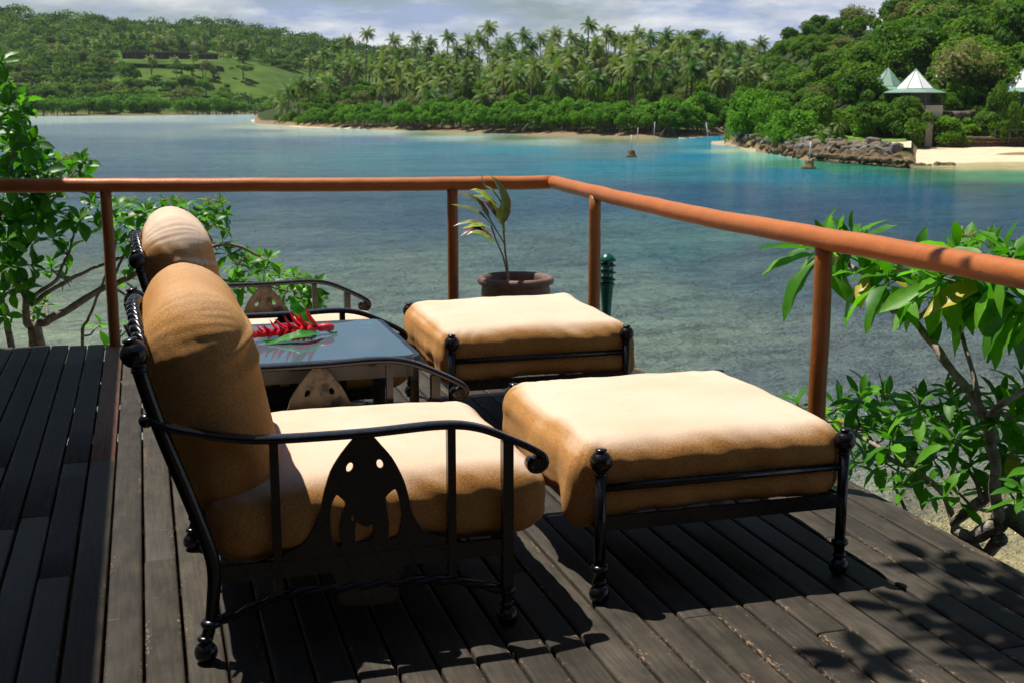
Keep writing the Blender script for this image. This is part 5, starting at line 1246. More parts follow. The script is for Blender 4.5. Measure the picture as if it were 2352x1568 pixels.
class Plant:
    """roots + branches grown towards rosettes of leaves"""
    def __init__(s, name, base, label, cat, pool, bark, seed, maxleaf=300, dry=.05, thick=1.0, group=None):
        s.e = empty(name, base, label, cat, group); s.B = Vector(base); s.pool = pool; s.bark = bark; s.rd = random.Random(seed); s.nodes = []; s.leaves = []; s.max = maxleaf; s.dry = dry; s.chains = []; s.thick = thick; s.bl = []
    def limb(s, pts, r0, r1, rough=None):
        P = smooth_path(pts, max(8, len(pts) * 5)); n = len(P)
        P = [p + Vector((noise.noise(p * 9), noise.noise(p * 9 + Vector((5, 5, 5))), noise.noise(p * 9 + Vector((9, 1, 3))))) * .012 * (1 if 0 < i < n - 1 else 0) for i, p in enumerate(P)]
        rs = [r0 + (r1 - r0) * i / (n - 1) for i in range(n)]; rs = [r * (1 + .16 * noise.noise(Vector((i * .8, r0 * 99, s.B.x)))) for i, r in enumerate(rs)]
        s.chains.append((P, rs, rough)); s.nodes += [(p, r) for p, r in zip(P, rs)][n // 4:]
    def reach(s, c, r=.0055):
        best = min(s.nodes, key=lambda q: (q[0] - c).length + .35 * max(0, q[0].z - c.z) + (0 if q[1] > .006 else .05))
        p, pr = best; L = (c - p).length
        if L < .02: return Vector((0, 0, 1))
        rd = s.rd; m1 = p.lerp(c, .35) + Vector((rd.uniform(-1, 1), rd.uniform(-1, 1), rd.uniform(-1.4, .2))) * L * .10; m2 = p.lerp(c, .7) + Vector((rd.uniform(-1, 1), rd.uniform(-1, 1), rd.uniform(-1.2, .0))) * L * .10
        P = smooth_path([p, m1, m2, c], max(6, int(L / .04))); n = len(P); r0 = min(pr * .8, (.006 + .018 * min(1, L)) * s.thick)
        rs = [max(.0035, r0 + (r - r0) * i / (n - 1)) for i in range(n)]
        s.chains.append((P, rs, None)); s.nodes += list(zip(P, rs))[1:]
        return (P[-1] - P[-2]).normalized()
    def rosette(s, c, n=11, L=.17, spread=1.0, axis=None, yellow=0.0, open_=1.0):
        ax = (axis or (s.reach(c) + Vector((0, 0, .8)))).normalized(); rd = s.rd; u = ax.orthogonal().normalized(); w = ax.cross(u); ph = rd.uniform(0, 6)
        for i in range(n):
            t = (i + .5) / n; a = ph + i * 2.39996; ti = R(22 + 88 * t * open_ + rd.uniform(-9, 9)); d = ax * math.cos(ti) + (u * math.cos(a) + w * math.sin(a)) * math.sin(ti)
            d += Vector((0, 0, -.15 * t)); ll = L * (.55 + .5 * min(1, t * 1.6)) * rd.uniform(.82, 1.15)
            m = leaf_frame(d, ax + Vector((0, 0, .5)) + Vector((rd.uniform(-.3, .3), rd.uniform(-.3, .3), 0)))
            pos = c + ax * (L * .12 * (1 - t) - L * .25 * t)
            s.leaves.append((pos, m, ll, yellow and rd.random() < yellow and t > .5))
    def single(s, c, d, L, yellow=False): s.leaves.append((c, leaf_frame(d, Vector((0, 0, 1))), L, yellow))
    def bloom(s, c, k=1.0):
        rd = s.rd; mb = MB()
        for i in range(9):
            d = Vector((rd.gauss(0, 1), rd.gauss(0, 1), abs(rd.gauss(0.8, .6)))).normalized(); e = c + d * .05 * k; mb.tube([c, c + d * .025 * k, e], .0022, 4)
            for j in range(7):
                q = c.lerp(e, .3 + .1 * j) + Vector((rd.uniform(-1, 1), rd.uniform(-1, 1), rd.uniform(-1, 1))) * .006; mb.lathe([(.001, -.004), (.004, 0), (.001, .004)], q, 4)
        s.bl.append(mb)
    def finish(s):
        cap = None
        for (P, rs, rough) in s.chains[:70]:
            mb = MB(); mb.tube([p - s.B for p in P], rs, 9 if rs[0] > .012 else 6); mb.build('branch', rough or s.bark, s.e)
        rest = s.chains[70:]
        if rest:
            mb = MB()
            for (P, rs, _) in rest: mb.tube([p - s.B for p in P], rs, 5)
            tag(mb.build('twigs', s.bark, s.e), kind='stuff')
        cam_ = CAM; ls = sorted(s.leaves, key=lambda q: (q[0] - cam_).length / q[2]); Vb = []; Fb = []
        for i, (p, m, L, y) in enumerate(ls):
            me = s.rd.choice(LEAFY if y else s.pool)
            if i < s.max:
                o = ob('leaf', me, s.e); o.location = p - s.B; q = m.to_euler(); o.rotation_euler = q; o.scale = (L, L, L)
                if y: o['label'] = 'yellowing leaf'
            else:
                b = len(Vb); Vb += [m @ (v.co * L) + p - s.B for v in me.vertices]; Fb += [tuple(k + b for k in f.vertices) for f in me.polygons]
        if Vb: tag(ob('foliage', mesh('foliage', Vb, Fb, s.pool[0].materials[0]), s.e), kind='stuff')
        for mb in s.bl: mb.V = [v - s.B for v in mb.V]; mb.build('flower_cluster', M['blossom'], s.e)

# right-hand bush beside the deck
def right_bush():
    X = 3.3
    def q(px, py, X_=3.3): return on_x(px, py, X_)
    p = Plant('beach_bush', (3.75, 3.0, -1.9), 'large-leaved green bush with pale forked branches beyond the right edge of the deck', 'bush', LEAFR, M['bark'], 5)
    trunk = q(2290, 1195, 3.30)
    p.limb([(3.9, 2.3, -2.6), (3.85, 2.7, -1.2), (3.60, 3.05, -.55), q(2351, 1208, 3.40), q(2290, 1205, 3.32), q(2235, 1235, 3.28), q(2190, 1215, 3.26)], .07, .022, M['bark_rough'])
    p.limb([q(2500, 1190, 3.5), q(2420, 1150, 3.45), q(2330, 1108, 3.38), q(2262, 1140, 3.34), q(2210, 1180, 3.3), q(2185, 1200, 3.3)], .035, .022, M['bark'])
    p.limb([q(2300, 1235, 3.33), q(2260, 1270, 3.35), q(2230, 1245, 3.3)], .03, .02, M['bark_rough'])
    # main pale stem climbing to the upper fork
    p.limb([trunk, q(2284, 1110), q(2278, 1020), q(2255, 945), q(2215, 885), q(2165, 820), q(2120, 765), q(2095, 738), q(2060, 715), q(2020, 680), q(1990, 635), q(1940, 600), q(1900, 575)], .025, .009)
    p.limb([q(2262, 950), q(2248, 900), q(2225, 835), q(2205, 760), q(2195, 745)], .014, .007)
    p.limb([q(2095, 738), q(2110, 700), q(2112, 670), q(2090, 640)], .012, .007); p.limb([q(2100, 735), q(2140, 705), q(2180, 672), q(2230, 640)], .012, .008)
    p.limb([q(2265, 960), q(2300, 930), q(2351, 895, 3.4), q(2420, 860, 3.5)], .016, .011)
    p.limb([q(2190, 1200, 3.3), q(2165, 1130), q(2120, 1095), q(2060, 1060), q(1990, 1010), q(1930, 975), q(1880, 960)], .016, .008)
    p.limb([q(2170, 1110), q(2200, 1040), q(2170, 990), q(2130, 950)], .011, .007); p.limb([q(2250, 1150), q(2235, 1090), q(2200, 1050)], .012, .008)
    p.limb([q(2090, 1190), q(2060, 1130), q(2050, 1080)], .010, .006)
    rd = p.rd
    up = [(1885, 575, .24, 12), (1925, 560, .2, 9), (1990, 615, .22, 12), (2040, 640, .2, 11), (2060, 600, .17, 10), (1960, 545, .16, 8), (2105, 590, .18, 9), (2160, 640, .23, 12), (2225, 625, .24, 12), (2300, 640, .27, 13), (2351, 690, .27, 12), (2240, 680, .21, 10), (2200, 580, .17, 8), (2320, 590, .2, 10), (2400, 640, .25, 12), (2280, 585, .16, 7), (2130, 670, .18, 8)]
    for (x, y, L, n) in up:
        c = q(x, y, 3.3 + rd.uniform(-.14, .2)); p.reach(c)
        out = Vector((-.7, .3, -.25)) if x < 1960 else Vector((rd.uniform(-.6, .1), rd.uniform(-.5, .3), rd.uniform(-.2, .5)))
        p.rosette(c, n + 2, L * 1.12, axis=(out + Vector((0, 0, .55))).normalized(), yellow=.06, open_=1.15)
    low = [(1830, 925, .13, 8), (1925, 935, .15, 11), (1975, 915, .14, 10), (2025, 925, .17, 13), (2070, 960, .15, 11), (2110, 930, .13, 9), (2000, 985, .14, 10), (1950, 995, .13, 10), (2050, 1010, .14, 10), (2100, 1000, .13, 10), (2160, 960, .14, 11), (2200, 940, .14, 11), (2240, 985, .14, 10), (2290, 930, .15, 11), (2330, 960, .14, 10), (2190, 1005, .13, 9), (2150, 1040, .13, 9), (2095, 1060, .13, 9), (2030, 1060, .13, 9), (1985, 1040, .12, 8), (2230, 1060, .12, 9), (2300, 1010, .14, 10), (2340, 1040, .13, 10), (2070, 1110, .12, 9), (2130, 1110, .12, 9), (2200, 1130, .12, 8), (2320, 1090, .12, 9), (2351, 900, .16, 11), (2351, 1130, .12, 8), (2400, 980, .15, 10), (2400, 1060, .14, 9), (2180, 900, .12, 8), (1955, 1060, .11, 7), (2330, 1160, .11, 7)]
    for (x, y, L, n) in low:
        c = q(x, y, 3.3 + rd.uniform(-.12, .35)); ax = p.reach(c); p.rosette(c, n + 2, L * 1.22, axis=(ax * .6 + Vector((rd.uniform(-.4, .3), rd.uniform(-.6, .1), 1))).normalized(), yellow=.05)
    for (x, y) in [(1985, 740 - 195), (2225, 560), (2110, 905), (2030, 915), (1925, 985), (2215, 545), (2320, 1050)]: p.bloom(q(x, y, 3.35))
    # long hanging leaves at the right edge
    for (x0, y0, x1, y1, yl) in [(2330, 700, 2240, 790, 0), (2340, 720, 2262, 820, 0), (2351, 750, 2305, 800, 1), (2290, 650, 2225, 745, 0), (2180, 650, 2130, 735, 0), (2010, 620, 1990, 690, 1), (2040, 640, 2010, 720, 0), (1895, 575, 1745, 577, 0), (1895, 580, 1750, 625, 0), (1895, 590, 1770, 695, 0), (1890, 600, 1825, 640, 0)]:
        a = q(x0, y0, 3.24); b = on_y(x1, y1, a.y + rd.uniform(-.04, .04)); p.single(a, b - a, (b - a).length, bool(yl))
    p.finish()
right_bush()

# left-hand shrubs beyond the far end of the deck
def left_shrubs():
    q = lambda x, y, Y=10.0: on_y(x, y, Y)
    p = Plant('glossy_shrub', (-.95, 9.7, -1.6), 'dense dark glossy-leaved shrub rising above the railing at the left edge', 'shrub', LEAFD, M['bark'], 8, thick=.9)
    b1 = Vector((-.95, 9.7, -1.6)); rd = p.rd
    p.limb([b1, q(75, 800), q(62, 740), q(60, 690), q(40, 640), q(30, 560), q(40, 480), q(25, 380), q(45, 300), q(60, 255)], .035, .008)
    p.limb([b1, q(20, 760), q(5, 690), q(10, 600), q(0, 500), q(-20, 380), q(0, 260), q(5, 140)], .03, .008)
    p.limb([q(60, 690), q(120, 650), q(150, 600), q(170, 540)], .018, .008); p.limb([q(35, 600), q(80, 540), q(110, 480), q(150, 420), q(180, 390)], .014, .006)
    p.limb([q(30, 520), q(-30, 450), q(-80, 400)], .02, .01)
    pts = [(5, 135, .12, 7), (0, 180, .12, 8), (10, 215, .12, 8), (15, 245, .15, 9), (45, 240, .14, 8), (60, 262, .11, 6), (25, 275, .13, 8), (0, 290, .14, 9), (50, 295, .13, 8), (65, 330, .16, 9), (20, 340, .15, 9), (95, 365, .16, 10), (130, 385, .14, 10), (55, 375, .15, 9), (15, 390, .14, 9), (100, 400, .13, 8), (165, 385, .13, 9), (190, 375, .12, 8), (195, 400, .11, 8), (80, 345, .14, 8),
           (20, 450, .15, 9), (70, 455, .14, 9), (110, 445, .15, 9), (130, 490, .15, 9), (40, 500, .15, 9), (90, 520, .14, 9), (10, 545, .15, 9), (60, 560, .14, 9), (120, 545, .13, 8), (150, 570, .13, 8), (165, 520, .12, 8), (185, 500, .14, 6), (30, 610, .14, 8), (80, 610, .13, 8), (120, 615, .12, 7), (15, 670, .13, 8), (60, 660, .12, 7), (-30, 300, .16, 9), (-30, 420, .16, 9), (-40, 520, .16, 9), (-30, 620, .15, 8), (75, 720, .11, 6), (5, 730, .11, 6), (145, 640, .11, 6), (95, 480, .14, 8), (30, 420, .14, 8)]
    for (x, y, L, n) in pts:
        c = q(x + rd.uniform(-6, 6), y + rd.uniform(-6, 6), 10 + rd.uniform(-.4, .35)); ax = p.reach(c); p.rosette(c, n + 2, L * 1.15, axis=(ax + Vector((rd.uniform(-.4, .5), rd.uniform(-.7, .2), .5))).normalized(), open_=.95)
    for (x, y) in [(140, 372), (195, 372), (165, 365)]: p.bloom(q(x, y), 1.2)
    p.finish()
    p = Plant('leafy_shrub', (-.45, 9.9, -1.6), 'bright green shrub with long pale branches behind the left railing post and chair backs', 'shrub', LEAF, M['bark'], 18, thick=1.0)
    b2 = Vector((-.45, 9.9, -1.6)); rd = p.rd
    p.limb([b2, q(92, 790), q(110, 740), q(160, 710), q(220, 670), q(290, 640), q(345, 612), q(420, 590), q(520, 560), q(600, 590)], .038, .010)
    p.limb([q(70, 700), q(130, 660), q(180, 630), q(260, 600), q(330, 560)], .02, .008)
    p.limb([b2, q(190, 800), q(205, 730), q(240, 640), q(265, 560), q(250, 490)], .016, .006); p.limb([q(250, 655), q(300, 560), q(330, 510), q(345, 480)], .012, .006)
    p.limb([q(250, 655), q(300, 690), q(310, 740)], .012, .005); p.limb([q(420, 590), q(500, 640), q(580, 650), q(660, 670)], .014, .006); p.limb([q(160, 430), q(200, 445), q(240, 460)], .010, .006)
    pts = [(270, 480, .13, 9), (300, 475, .13, 10), (330, 485, .13, 10), (345, 505, .12, 9), (285, 515, .13, 9), (320, 530, .12, 9), (370, 475, .12, 10), (400, 478, .12, 10), (430, 478, .12, 9), (470, 480, .13, 10), (500, 478, .13, 10), (515, 495, .12, 9), (490, 515, .12, 9), (450, 500, .12, 8), (275, 560, .12, 8), (300, 590, .12, 8), (340, 560, .1, 7), (215, 470, .15, 7), (225, 520, .14, 6), (285, 640, .11, 7), (310, 745, .12, 6), (275, 770, .14, 4), (230, 745, .14, 3), (320, 610, .1, 7),
           (525, 580, .12, 10), (560, 585, .12, 10), (595, 590, .12, 10), (615, 600, .11, 9), (540, 610, .12, 10), (575, 615, .12, 10), (610, 625, .12, 10), (640, 640, .12, 10), (670, 640, .12, 10), (700, 645, .12, 10), (725, 655, .12, 9), (715, 680, .11, 9), (690, 675, .12, 9), (650, 665, .12, 9), (600, 655, .12, 9), (560, 645, .12, 9), (535, 660, .11, 8), (620, 680, .11, 7), (660, 690, .11, 7), (735, 690, .10, 6), (510, 555, .11, 7), (360, 530, .1, 6), (260, 500, .12, 8), (100, 690, .1, 5), (95, 700, .1, 5)]
    for (x, y, L, n) in pts:
        Y = 10.1 + rd.uniform(-.3, .35); c = q(x + rd.uniform(-4, 4), y + rd.uniform(-4, 4), Y); ax = p.reach(c); p.rosette(c, n + 2, L * 1.18, axis=(ax * .7 + Vector((rd.uniform(-.4, .4), rd.uniform(-.6, .1), .9))).normalized(), yellow=.02)
    for (x, y) in [(390, 462), (415, 464), (480, 470), (300, 465), (570, 600), (600, 598), (640, 625), (550, 610), (690, 640), (505, 465)]: p.bloom(q(x, y, 10.0), 1.3)
    p.finish()
left_shrubs()

# ------------------------------------------------------------------ tree whose overhanging boughs shade the right end of the deck
def shade_tree():
    p = Plant('overhanging_tree', (5.6, 1.6, -3.2), 'overhanging tree beyond the right side of the deck that throws leafy shadows on the boards', 'tree', LEAF, M['bark'], 40, maxleaf=0, thick=1.4)
    p.limb([(5.6, 1.6, -3.2), (5.5, 1.8, -1), (5.2, 2.1, 1.2), (4.7, 2.8, 3.0), (4.0, 3.4, 4.2)], .16, .09)
    p.limb([(5.0, 2.4, 2.2), (4.2, 2.9, 3.4), (3.2, 3.5, 4.0), (2.4, 3.9, 4.3), (1.7, 4.15, 4.45), (1.2, 4.4, 4.5), (.9, 4.45, 4.55)], .07, .012)
    p.limb([(4.7, 2.8, 3.0), (5.2, 3.2, 4.2), (5.4, 3.6, 4.9)], .06, .02)
    rd = p.rd; S = SUN
    # boughs placed along the sun direction above the shaded boards
    tg = [(2.62, 3.15), (2.72, 3.25), (2.5, 3.22), (2.55, 3.02), (2.7, 3.02), (2.78, 3.4), (2.45, 2.75), (2.62, 2.8), (2.75, 2.85), (1.95, 2.95), (2.7, 2.6)] + [tuple(on_z(*q)[:2]) for q in [(2150, 1290), (2210, 1420), (2290, 1440), (2340, 1500), (2120, 1400), (2330, 1400), (2260, 1480)]]
    for (x, y) in tg:
        h = rd.uniform(3.9, 4.9); c = Vector((x, y, 0)) + S * (h / S.z); p.reach(c, .006); p.rosette(c, 8, .2)
    for i in range(34):
        c = Vector((rd.uniform(4.9, 6.8), rd.uniform(.2, 3.2), rd.uniform(3.6, 5.6))); p.reach(c); p.rosette(c, 9, .22)
    # bough over the near end of the right-hand rail
    for (y) in (3.0, 2.85, 2.65): 
        for dx in (-.06, .06):
            c = Vector((2.66 + dx, y - .05, 1.1)) + S * (3.0 / S.z); p.reach(c); p.rosette(c, 9, .22)
    p.finish()
shade_tree()

# ------------------------------------------------------------------ pot with cordyline
def cordyline_material():
    m, t, b = material('cordyline_leaf', (0.08, 0.12, 0.03), 0.4, 0.5)
    v, tc = coords(t, 'Object'); sp = t.nodes.new('ShaderNodeSeparateXYZ'); t.links.new(tc.outputs['Object'], sp.inputs[0])
    at = t.nodes.new('ShaderNodeAttribute'); at.attribute_name = 'edge'
    n = noise_(t, v, 9, 4); oi = t.nodes.new('ShaderNodeObjectInfo')
    base = ramp(t, math_(t, 'ADD', math_(t, 'MULTIPLY', oi.outputs['Random'], .6), math_(t, 'MULTIPLY', n, .4)), [(0.2, (0.14, 0.045, 0.03)), (0.38, (0.10, 0.20, 0.025)), (0.7, (0.26, 0.40, 0.05))]).outputs[0]
    ed = ramp(t, math_(t, 'ADD', at.outputs['Fac'], math_(t, 'MULTIPLY', math_(t, 'SUBTRACT', n, .5), .5)), [(0.72, (0, 0, 0)), (0.85, (1, 1, 1))]).outputs[0]
    ec = ramp(t, oi.outputs['Random'], [(0.4, (0.45, 0.09, 0.10)), (0.6, (0.42, 0.33, 0.14))]).outputs[0]
    t.links.new(mixc(t, ed, base, ec), b.inputs['Base Color']); return m
M['cordyline'] = cordyline_material()
def strap_leaf(P, wmax, seed, up=Vector((0, -.4, 1))):
    Q = smooth_path(P, 14); V = []; Fs = []; E = []
    for i, p in enumerate(Q):
        t = i / 14; tan = (Q[min(i + 1, 14)] - Q[max(i - 1, 0)]).normalized(); s = tan.cross(up).normalized(); nn = s.cross(tan)
        w = wmax * 1.3 * (min(1, .16 + t * 2.4) if t < .35 else 1) * (1 - max(0, (t - .45) / .55) ** 1.6) + .0015
        for k, (a, e) in enumerate(((-1, 1.0), (-.5, .5), (0, 0), (.5, .5), (1, 1.0))):
            V.append(p + s * a * w / 2 + nn * (abs(a) * w * .18 + .002 * math.sin(i * 1.7 + seed + a))); E.append(min(1, e + (.35 if t > .88 else 0)))
    for i in range(14):
        for k in range(4): a = i * 5 + k; Fs.append((a, a + 1, a + 6, a + 5))
    me = mesh('leaf', V, Fs, M['cordyline']); at = me.attributes.new('edge', 'FLOAT', 'POINT'); at.data.foreach_set('value', E); return me
def build_pot():
    Yp = 7.82; c = on_y(1184, 641, Yp); c = Vector((c.x, Yp, 0)); zt = on_y(1184, 641, Yp).z; k = Yp / 7.95
    Rr = .252
    e = empty('clay_pot', c, 'dark brown clay pot with a thick rolled rim on the deck behind the far ottoman', 'pot')
    MB().lathe([(.14, 0), (.165, .015), (.20, .12), (.225, .25), (.232, zt - .10), (.226, zt - .045), (.232, zt - .035), (Rr - .004, zt - .028), (Rr + .004, zt - .010), (Rr - .003, zt + .012), (Rr - .02, zt + .02), (Rr - .04, zt + .012), (Rr - .052, zt - .02), (Rr - .05, zt - .10), (.001, zt - .11)], n=48).build('pot_wall', M['pot'], e)
    MB().lathe([(.001, zt - .085), (.1, zt - .075), (.19, zt - .09), (.195, zt - .105)], n=24).build('soil', M['soil'], e)
    g = empty('cordyline', c + Vector((0, 0, zt - .09)), 'thin wind-blown cordyline with red-edged green leaves growing in the clay pot', 'plant'); B = Vector(g.location)
    q = lambda x, y, d=0.0: on_y(x, y, Yp - .02 + d) - B
    MB().tube(smooth_path([q(1168, 665), q(1166, 625), q(1160, 580), q(1157, 540), q(1153, 500)], 14), [.0095, .009, .0085, .008, .008, .008, .0075, .007, .007, .007, .007, .006, .006, .006, .005], 8).build('stem', M['bark'], g)
    MB().tube(smooth_path([q(1166, 640, -.01), q(1155, 590, -.01), q(1140, 555, -.01), q(1128, 520, -.02)], 12), .0055, 7).build('stem', M['bark'], g)
    MB().tube(smooth_path([q(1158, 560), q(1140, 530, .01), q(1122, 500, .01), q(1105, 475, .02)], 12), .005, 7).build('stem', M['bark'], g)
    L = [([(1155, 515), (1160, 470), (1145, 430), (1125, 402)], .062), ([(1152, 500), (1150, 470), (1130, 440), (1110, 425), (1106, 402)], .030), ([(1145, 480), (1120, 455), (1095, 440), (1080, 436)], .045), ([(1125, 505), (1110, 480), (1080, 455), (1050, 443)], .062), ([(1148, 500), (1130, 470), (1110, 455), (1085, 450)], .05), ([(1130, 520), (1105, 495), (1070, 478), (1032, 470)], .038),
         ([(1120, 540), (1100, 518), (1075, 512), (1040, 520)], .045), ([(1140, 555), (1110, 532), (1085, 528), (1054, 544)], .045), ([(1135, 560), (1115, 545), (1090, 535), (1070, 540)], .045), ([(1157, 545), (1152, 520), (1146, 500), (1150, 470)], .055), ([(1150, 515), (1135, 490), (1118, 470), (1098, 462)], .05), ([(1128, 530), (1110, 520), (1085, 520), (1062, 526)], .04), ([(1155, 520), (1163, 490), (1160, 460), (1158, 440)], .035)]
    for i, (P, w) in enumerate(L):
        d = (-1) ** i * .02; ob('leaf', strap_leaf([q(x, y, d * j / 3 * 2) for j, (x, y) in enumerate(P)], w, i), g)
build_pot()

# ------------------------------------------------------------------ green garden light behind the second post
def garden_light():
    Y = 8.35; c = on_y(1394, 590, Y); c.z = c.z; e = empty('garden_light', (c.x, Y, -.9), 'green tiered garden light on a post just outside the railing corner', 'garden light'); z0 = .9; zt = on_y(1394, 580, Y).z + .9
    G_ = M['green_plastic']
    MB().lathe([(.030, 0), (.034, zt - .42), (.046, zt - .28), (.050, zt - .245), (.058, zt - .24), (.058, zt - .222), (.03, zt - .215)], n=20).build('post', G_, e)
    MB().lathe([(.030, zt - .22), (.030, zt - .05)], n=16).build('lens', M['lamp_lens'], e)
    for k in range(3):
        z = zt - .085 - k * .052; MB().lathe([(.034, z + .012), (.066, z - .008), (.066, z - .014), (.034, z - .004)], n=20).build('louvre', G_, e)
    MB().lathe([(.066, zt - .062), (.067, zt - .054), (.040, zt - .022), (.014, zt - .006), (.001, zt - .003)], n=20).build('cap', G_, e)
    for k in range(3):
        a = k * 2.1 + .4; MB().tube([(.052 * math.cos(a), .052 * math.sin(a), zt - .23), (.052 * math.cos(a), .052 * math.sin(a), zt - .04)], .006, 6).build('strut', G_, e)
garden_light()

# ------------------------------------------------------------------ red ginger on the glass
def ginger():
    m_r, t, b = material('red_bract', (0.55, 0.02, 0.035), 0.42, 0.3); v, _ = coords(t, 'Object'); t.links.new(ramp(t, noise_(t, v, 24, 3), [(.3, (0.58, 0.014, 0.018)), (.7, (0.72, 0.045, 0.075))]).outputs[0], b.inputs['Base Color'])
    z = .639; A = on_z(742, 752, z + .03); Bp = on_z(590, 768, z + .03)
    e = empty('ginger_flower', on_z(670, 772, z), 'red ginger flower head lying with its green leaves on the glass table', 'flower'); O = Vector(e.location)
    A -= O; Bp -= O; ax = (Bp - A).normalized(); L = (Bp - A).length; rd = random.Random(4)
    MB().tube([A, A.lerp(Bp, .5), A.lerp(Bp, .97)], [.010, .008, .004], 8).build('flower_stalk', m_r, e)
    u = Vector((0, 0, 1)); w = ax.cross(u)
    for i in range(36):
        t_ = .06 + .92 * (i / 36); a = i * 2.39996; base = A.lerp(Bp, t_)
        side = (u * math.cos(a) * 1.15 + w * math.sin(a) * .8)
        if side.z < -.30: side = (side + Vector((0, 0, .30 - side.z * .6))).normalized()
        ln = .078 * (1 - .62 * t_) + .018; out = 1.0 - .45 * t_
        d = (ax * (.75 + .7 * t_) + side * out).normalized(); d2 = (ax * .25 + side * 1.0 * out).normalized()
        P = [base, base + d * ln * .35, base + d * ln * .75, base + d * ln + d2 * ln * .28]
        Q = smooth_path(P, 6); s = d.cross(side).normalized(); V = []; Fs = []; nn_ = s.cross(d)
        for k, p in enumerate(Q):
            wd = [.006, .0125, .0165, .0165, .0135, .008, .0008][k] * (1.1 - .35 * t_); cup = wd * .55
            V += [p + s * wd - nn_ * cup, p + s * wd * .55, p + nn_ * cup * .4, p - s * wd * .55, p - s * wd - nn_ * cup]
        for k in range(6):
            for j in range(4): q_ = k * 5 + j; Fs.append((q_, q_ + 1, q_ + 6, q_ + 5))
        ob('bract', mesh('bract', V, Fs, m_r), e)
    mb = MB(); mb.tube([A + ax * .02, A - ax * .02, A - ax * .045 + Vector((0, 0, -.005))], [.016, .017, .013], 9); mb.build('bud_base', m_r, e)
    MB().tube(smooth_path([A, A - ax * .03 + Vector((.0, -.02, -.02)), A - ax * .06 + Vector((0, -.02, -.022))], 8), .005, 6).build('stem', M['stem_green'], e)
    G_ = M['leaf_ginger']
    q = lambda x, y, zz=.01: on_z(x, y, z + zz) - O
    for P, wd, upv in (([on_y(725, 765, 5.18) - O, on_y(700, 740, 5.2) - O, on_y(680, 712, 5.22) - O, on_y(664, 680, 5.24) - O], .055, Vector((.6, -1, .2))), ([q(738, 766, .02), q(700, 770, .03), q(660, 780, .015), q(610, 790, .004)], .05, Vector((0, -.3, 1))), ([q(720, 765, .01), q(660, 772, .012), q(610, 768, .008), q(590, 762, .006)], .045, Vector((0, 0, 1)))):
        me = strap_leaf(P, wd, 3, upv); me.materials.clear(); me.materials.append(G_); ob('leaf', me, e)
M['stem_green'] = material('green_stem', (0.12, 0.22, 0.04), 0.5)[0]
M['leaf_ginger'] = leaf_material('ginger_leaf', (0.02, 0.17, 0.012), (0.04, 0.24, 0.02), 0.25, 0.5, 0.25)
ginger()

# ------------------------------------------------------------------ house and veranda roof that shade the left of the deck
def house():
    Mw = stone_like('plastered_wall', (0.42, 0.38, 0.30), (0.50, 0.46, 0.37), 1.5)
    e = empty('veranda_house', (-3.6, 3, 0), 'house with a deep veranda roof along the left side of the deck', 'house'); B = Vector(e.location)
    MB().box((-.2, 0, 1.6), (.12, 7.0, 2.6)).build('wall', Mw, e, smooth=False)
    he = 3.3; xe = -.245 + SUN.x / SUN.z * he + 3.6
    V = [(xe, -6.5, he), (xe, 6.75, he), (-1.2, 6.75, he + 1.5), (-1.2, -6.5, he + 1.5)]; V = [Vector(v) for v in V]; V += [v + Vector((0, 0, .16)) for v in V]
    MB().add(V, [(3, 2, 1, 0), (4, 5, 6, 7), (0, 1, 5, 4), (1, 2, 6, 5), (2, 3, 7, 6), (3, 0, 4, 7)]).build('roof', M['rust_roof'], e, smooth=False)
    MB().box((4.4, -5.6, 1.8), (6.0, .12, 2.8)).build('wall', M['dark_wall'], e, smooth=False)  # unseen rear wall, added to cut light on camera-facing sides
    MB().box((5.5, -4.9, 3.55), (5.0, 1.3, .08)).build('roof', M['rust_roof'], e, smooth=False)  # unseen rear roof, added to keep sun off that wall
    for y in (-4, 0, 4.6): MB().box((.8, y, 1.9), (.07, .07, 2.1)).build('post', M['timber'], e, smooth=False)
house()

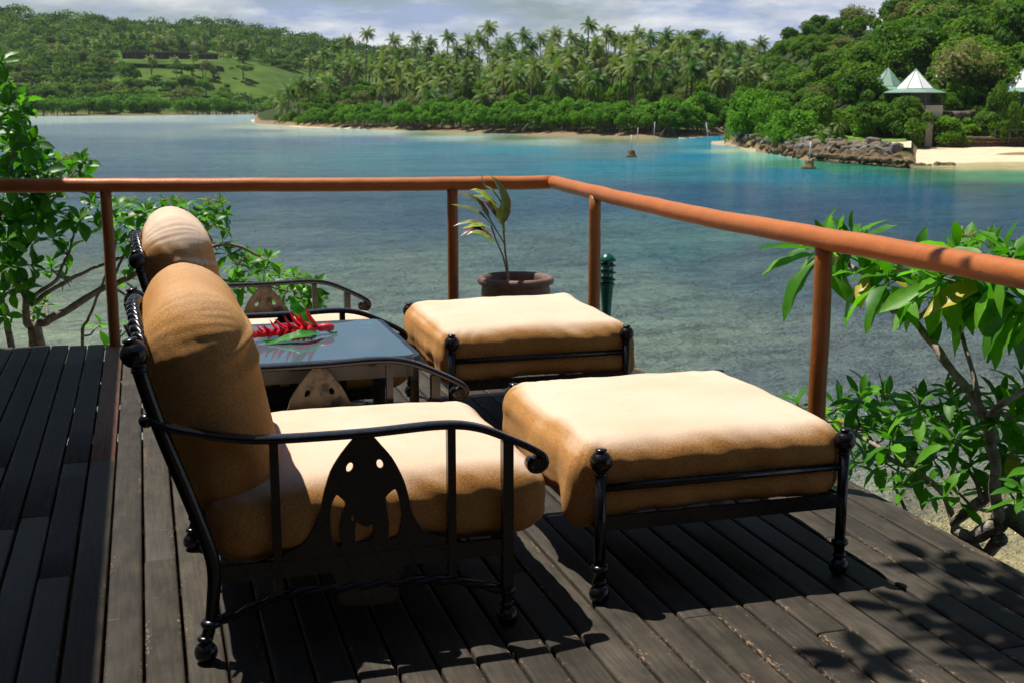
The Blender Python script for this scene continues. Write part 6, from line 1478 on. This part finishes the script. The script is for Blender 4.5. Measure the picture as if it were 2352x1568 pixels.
# ------------------------------------------------------------------ sea air
def haze():
    m = bpy.data.materials.new('sea_haze'); m.use_nodes = True; t = m.node_tree; t.nodes.clear()
    v = t.nodes.new('ShaderNodeVolumePrincipled'); v.inputs['Color'].default_value = (0.80, 0.88, 1.0, 1); v.inputs['Density'].default_value = 0.00004; v.inputs['Anisotropy'].default_value = 0.0
    o = t.nodes.new('ShaderNodeOutputMaterial'); t.links.new(v.outputs[0], o.inputs['Volume'])
    mb = MB(); mb.box((400, 700, 70), (2600, 2600, 80)); h = mb.build('haze', m, None, smooth=False); tag(h, kind='stuff')
haze()

# ------------------------------------------------------------------ say where each of the many trees stands
def relabel(group, left, parts, near=None):
    L = [o for o in scene.objects if o.get('group') == group]
    for o in L:
        a = math.atan2(o.location.x, o.location.y); r = math.hypot(o.location.x, o.location.y)
        for edge, txt in parts:
            if a <= azi(edge): break
        row = ''
        if near: row = near[0] if r < near[2] else near[1]
        o['label'] = (row + left + ' ' + txt).strip(); o['group'] = group + ', ' + txt + ((' ' + row.strip()) if row else '')
relabel('coconut palms crowding the promontory', 'coconut palm in the crowded grove', [(830, 'at its left end above the sand spit'), (1100, 'left of centre behind the mangroves'), (1345, 'just left of the tallest palm'), (1520, 'just right of the tallest palm'), (9999, 'at its right end towards the inlet')], ('nearer ', 'farther ', 400))
relabel('mangroves along the promontory shore', 'green mangrove in the waterside hedge', [(900, 'at the thin left end near the spit'), (1150, 'above the palest shallows'), (1400, 'left of the first channel marker'), (1540, 'right behind the first channel marker'), (9999, 'by the mouth of the inlet')])
relabel('broadleaf trees among the palms', 'green broadleaf tree among palms', [(900, 'at the left end of the promontory'), (1250, 'in the middle of the promontory'), (1500, 'below the tallest palm'), (9999, 'near the inlet end of the promontory')], ('low-standing ', 'high-standing ', 410))
relabel('trees on the far hillside', 'round green tree on the far hill', [(150, 'at its far left above the shrub'), (300, 'left of the long low building'), (520, 'around the long low building'), (640, 'beside the open lawn'), (9999, 'right of the lawn towards the palms')], ('lower ', 'upper ', 960))
relabel('mangroves along the far shore', 'dark green mangrove on the far shore', [(250, 'at the left end of the bay'), (450, 'below the long low building'), (9999, 'near the small bridge')])
relabel('creepers on the cliff face', 'hanging greenery on the beach cliff', [(2100, 'left of the concrete support'), (2250, 'right of the concrete support'), (9999, 'at the right edge above the fence')])
relabel('trees on the steep right hillside', 'leafy tree in the dense right-hand wood', [(1980, 'left of the white roofs'), (2200, 'above the white roofs'), (9999, 'above the right-edge bungalow')], ('nearer ', 'farther ', 290))
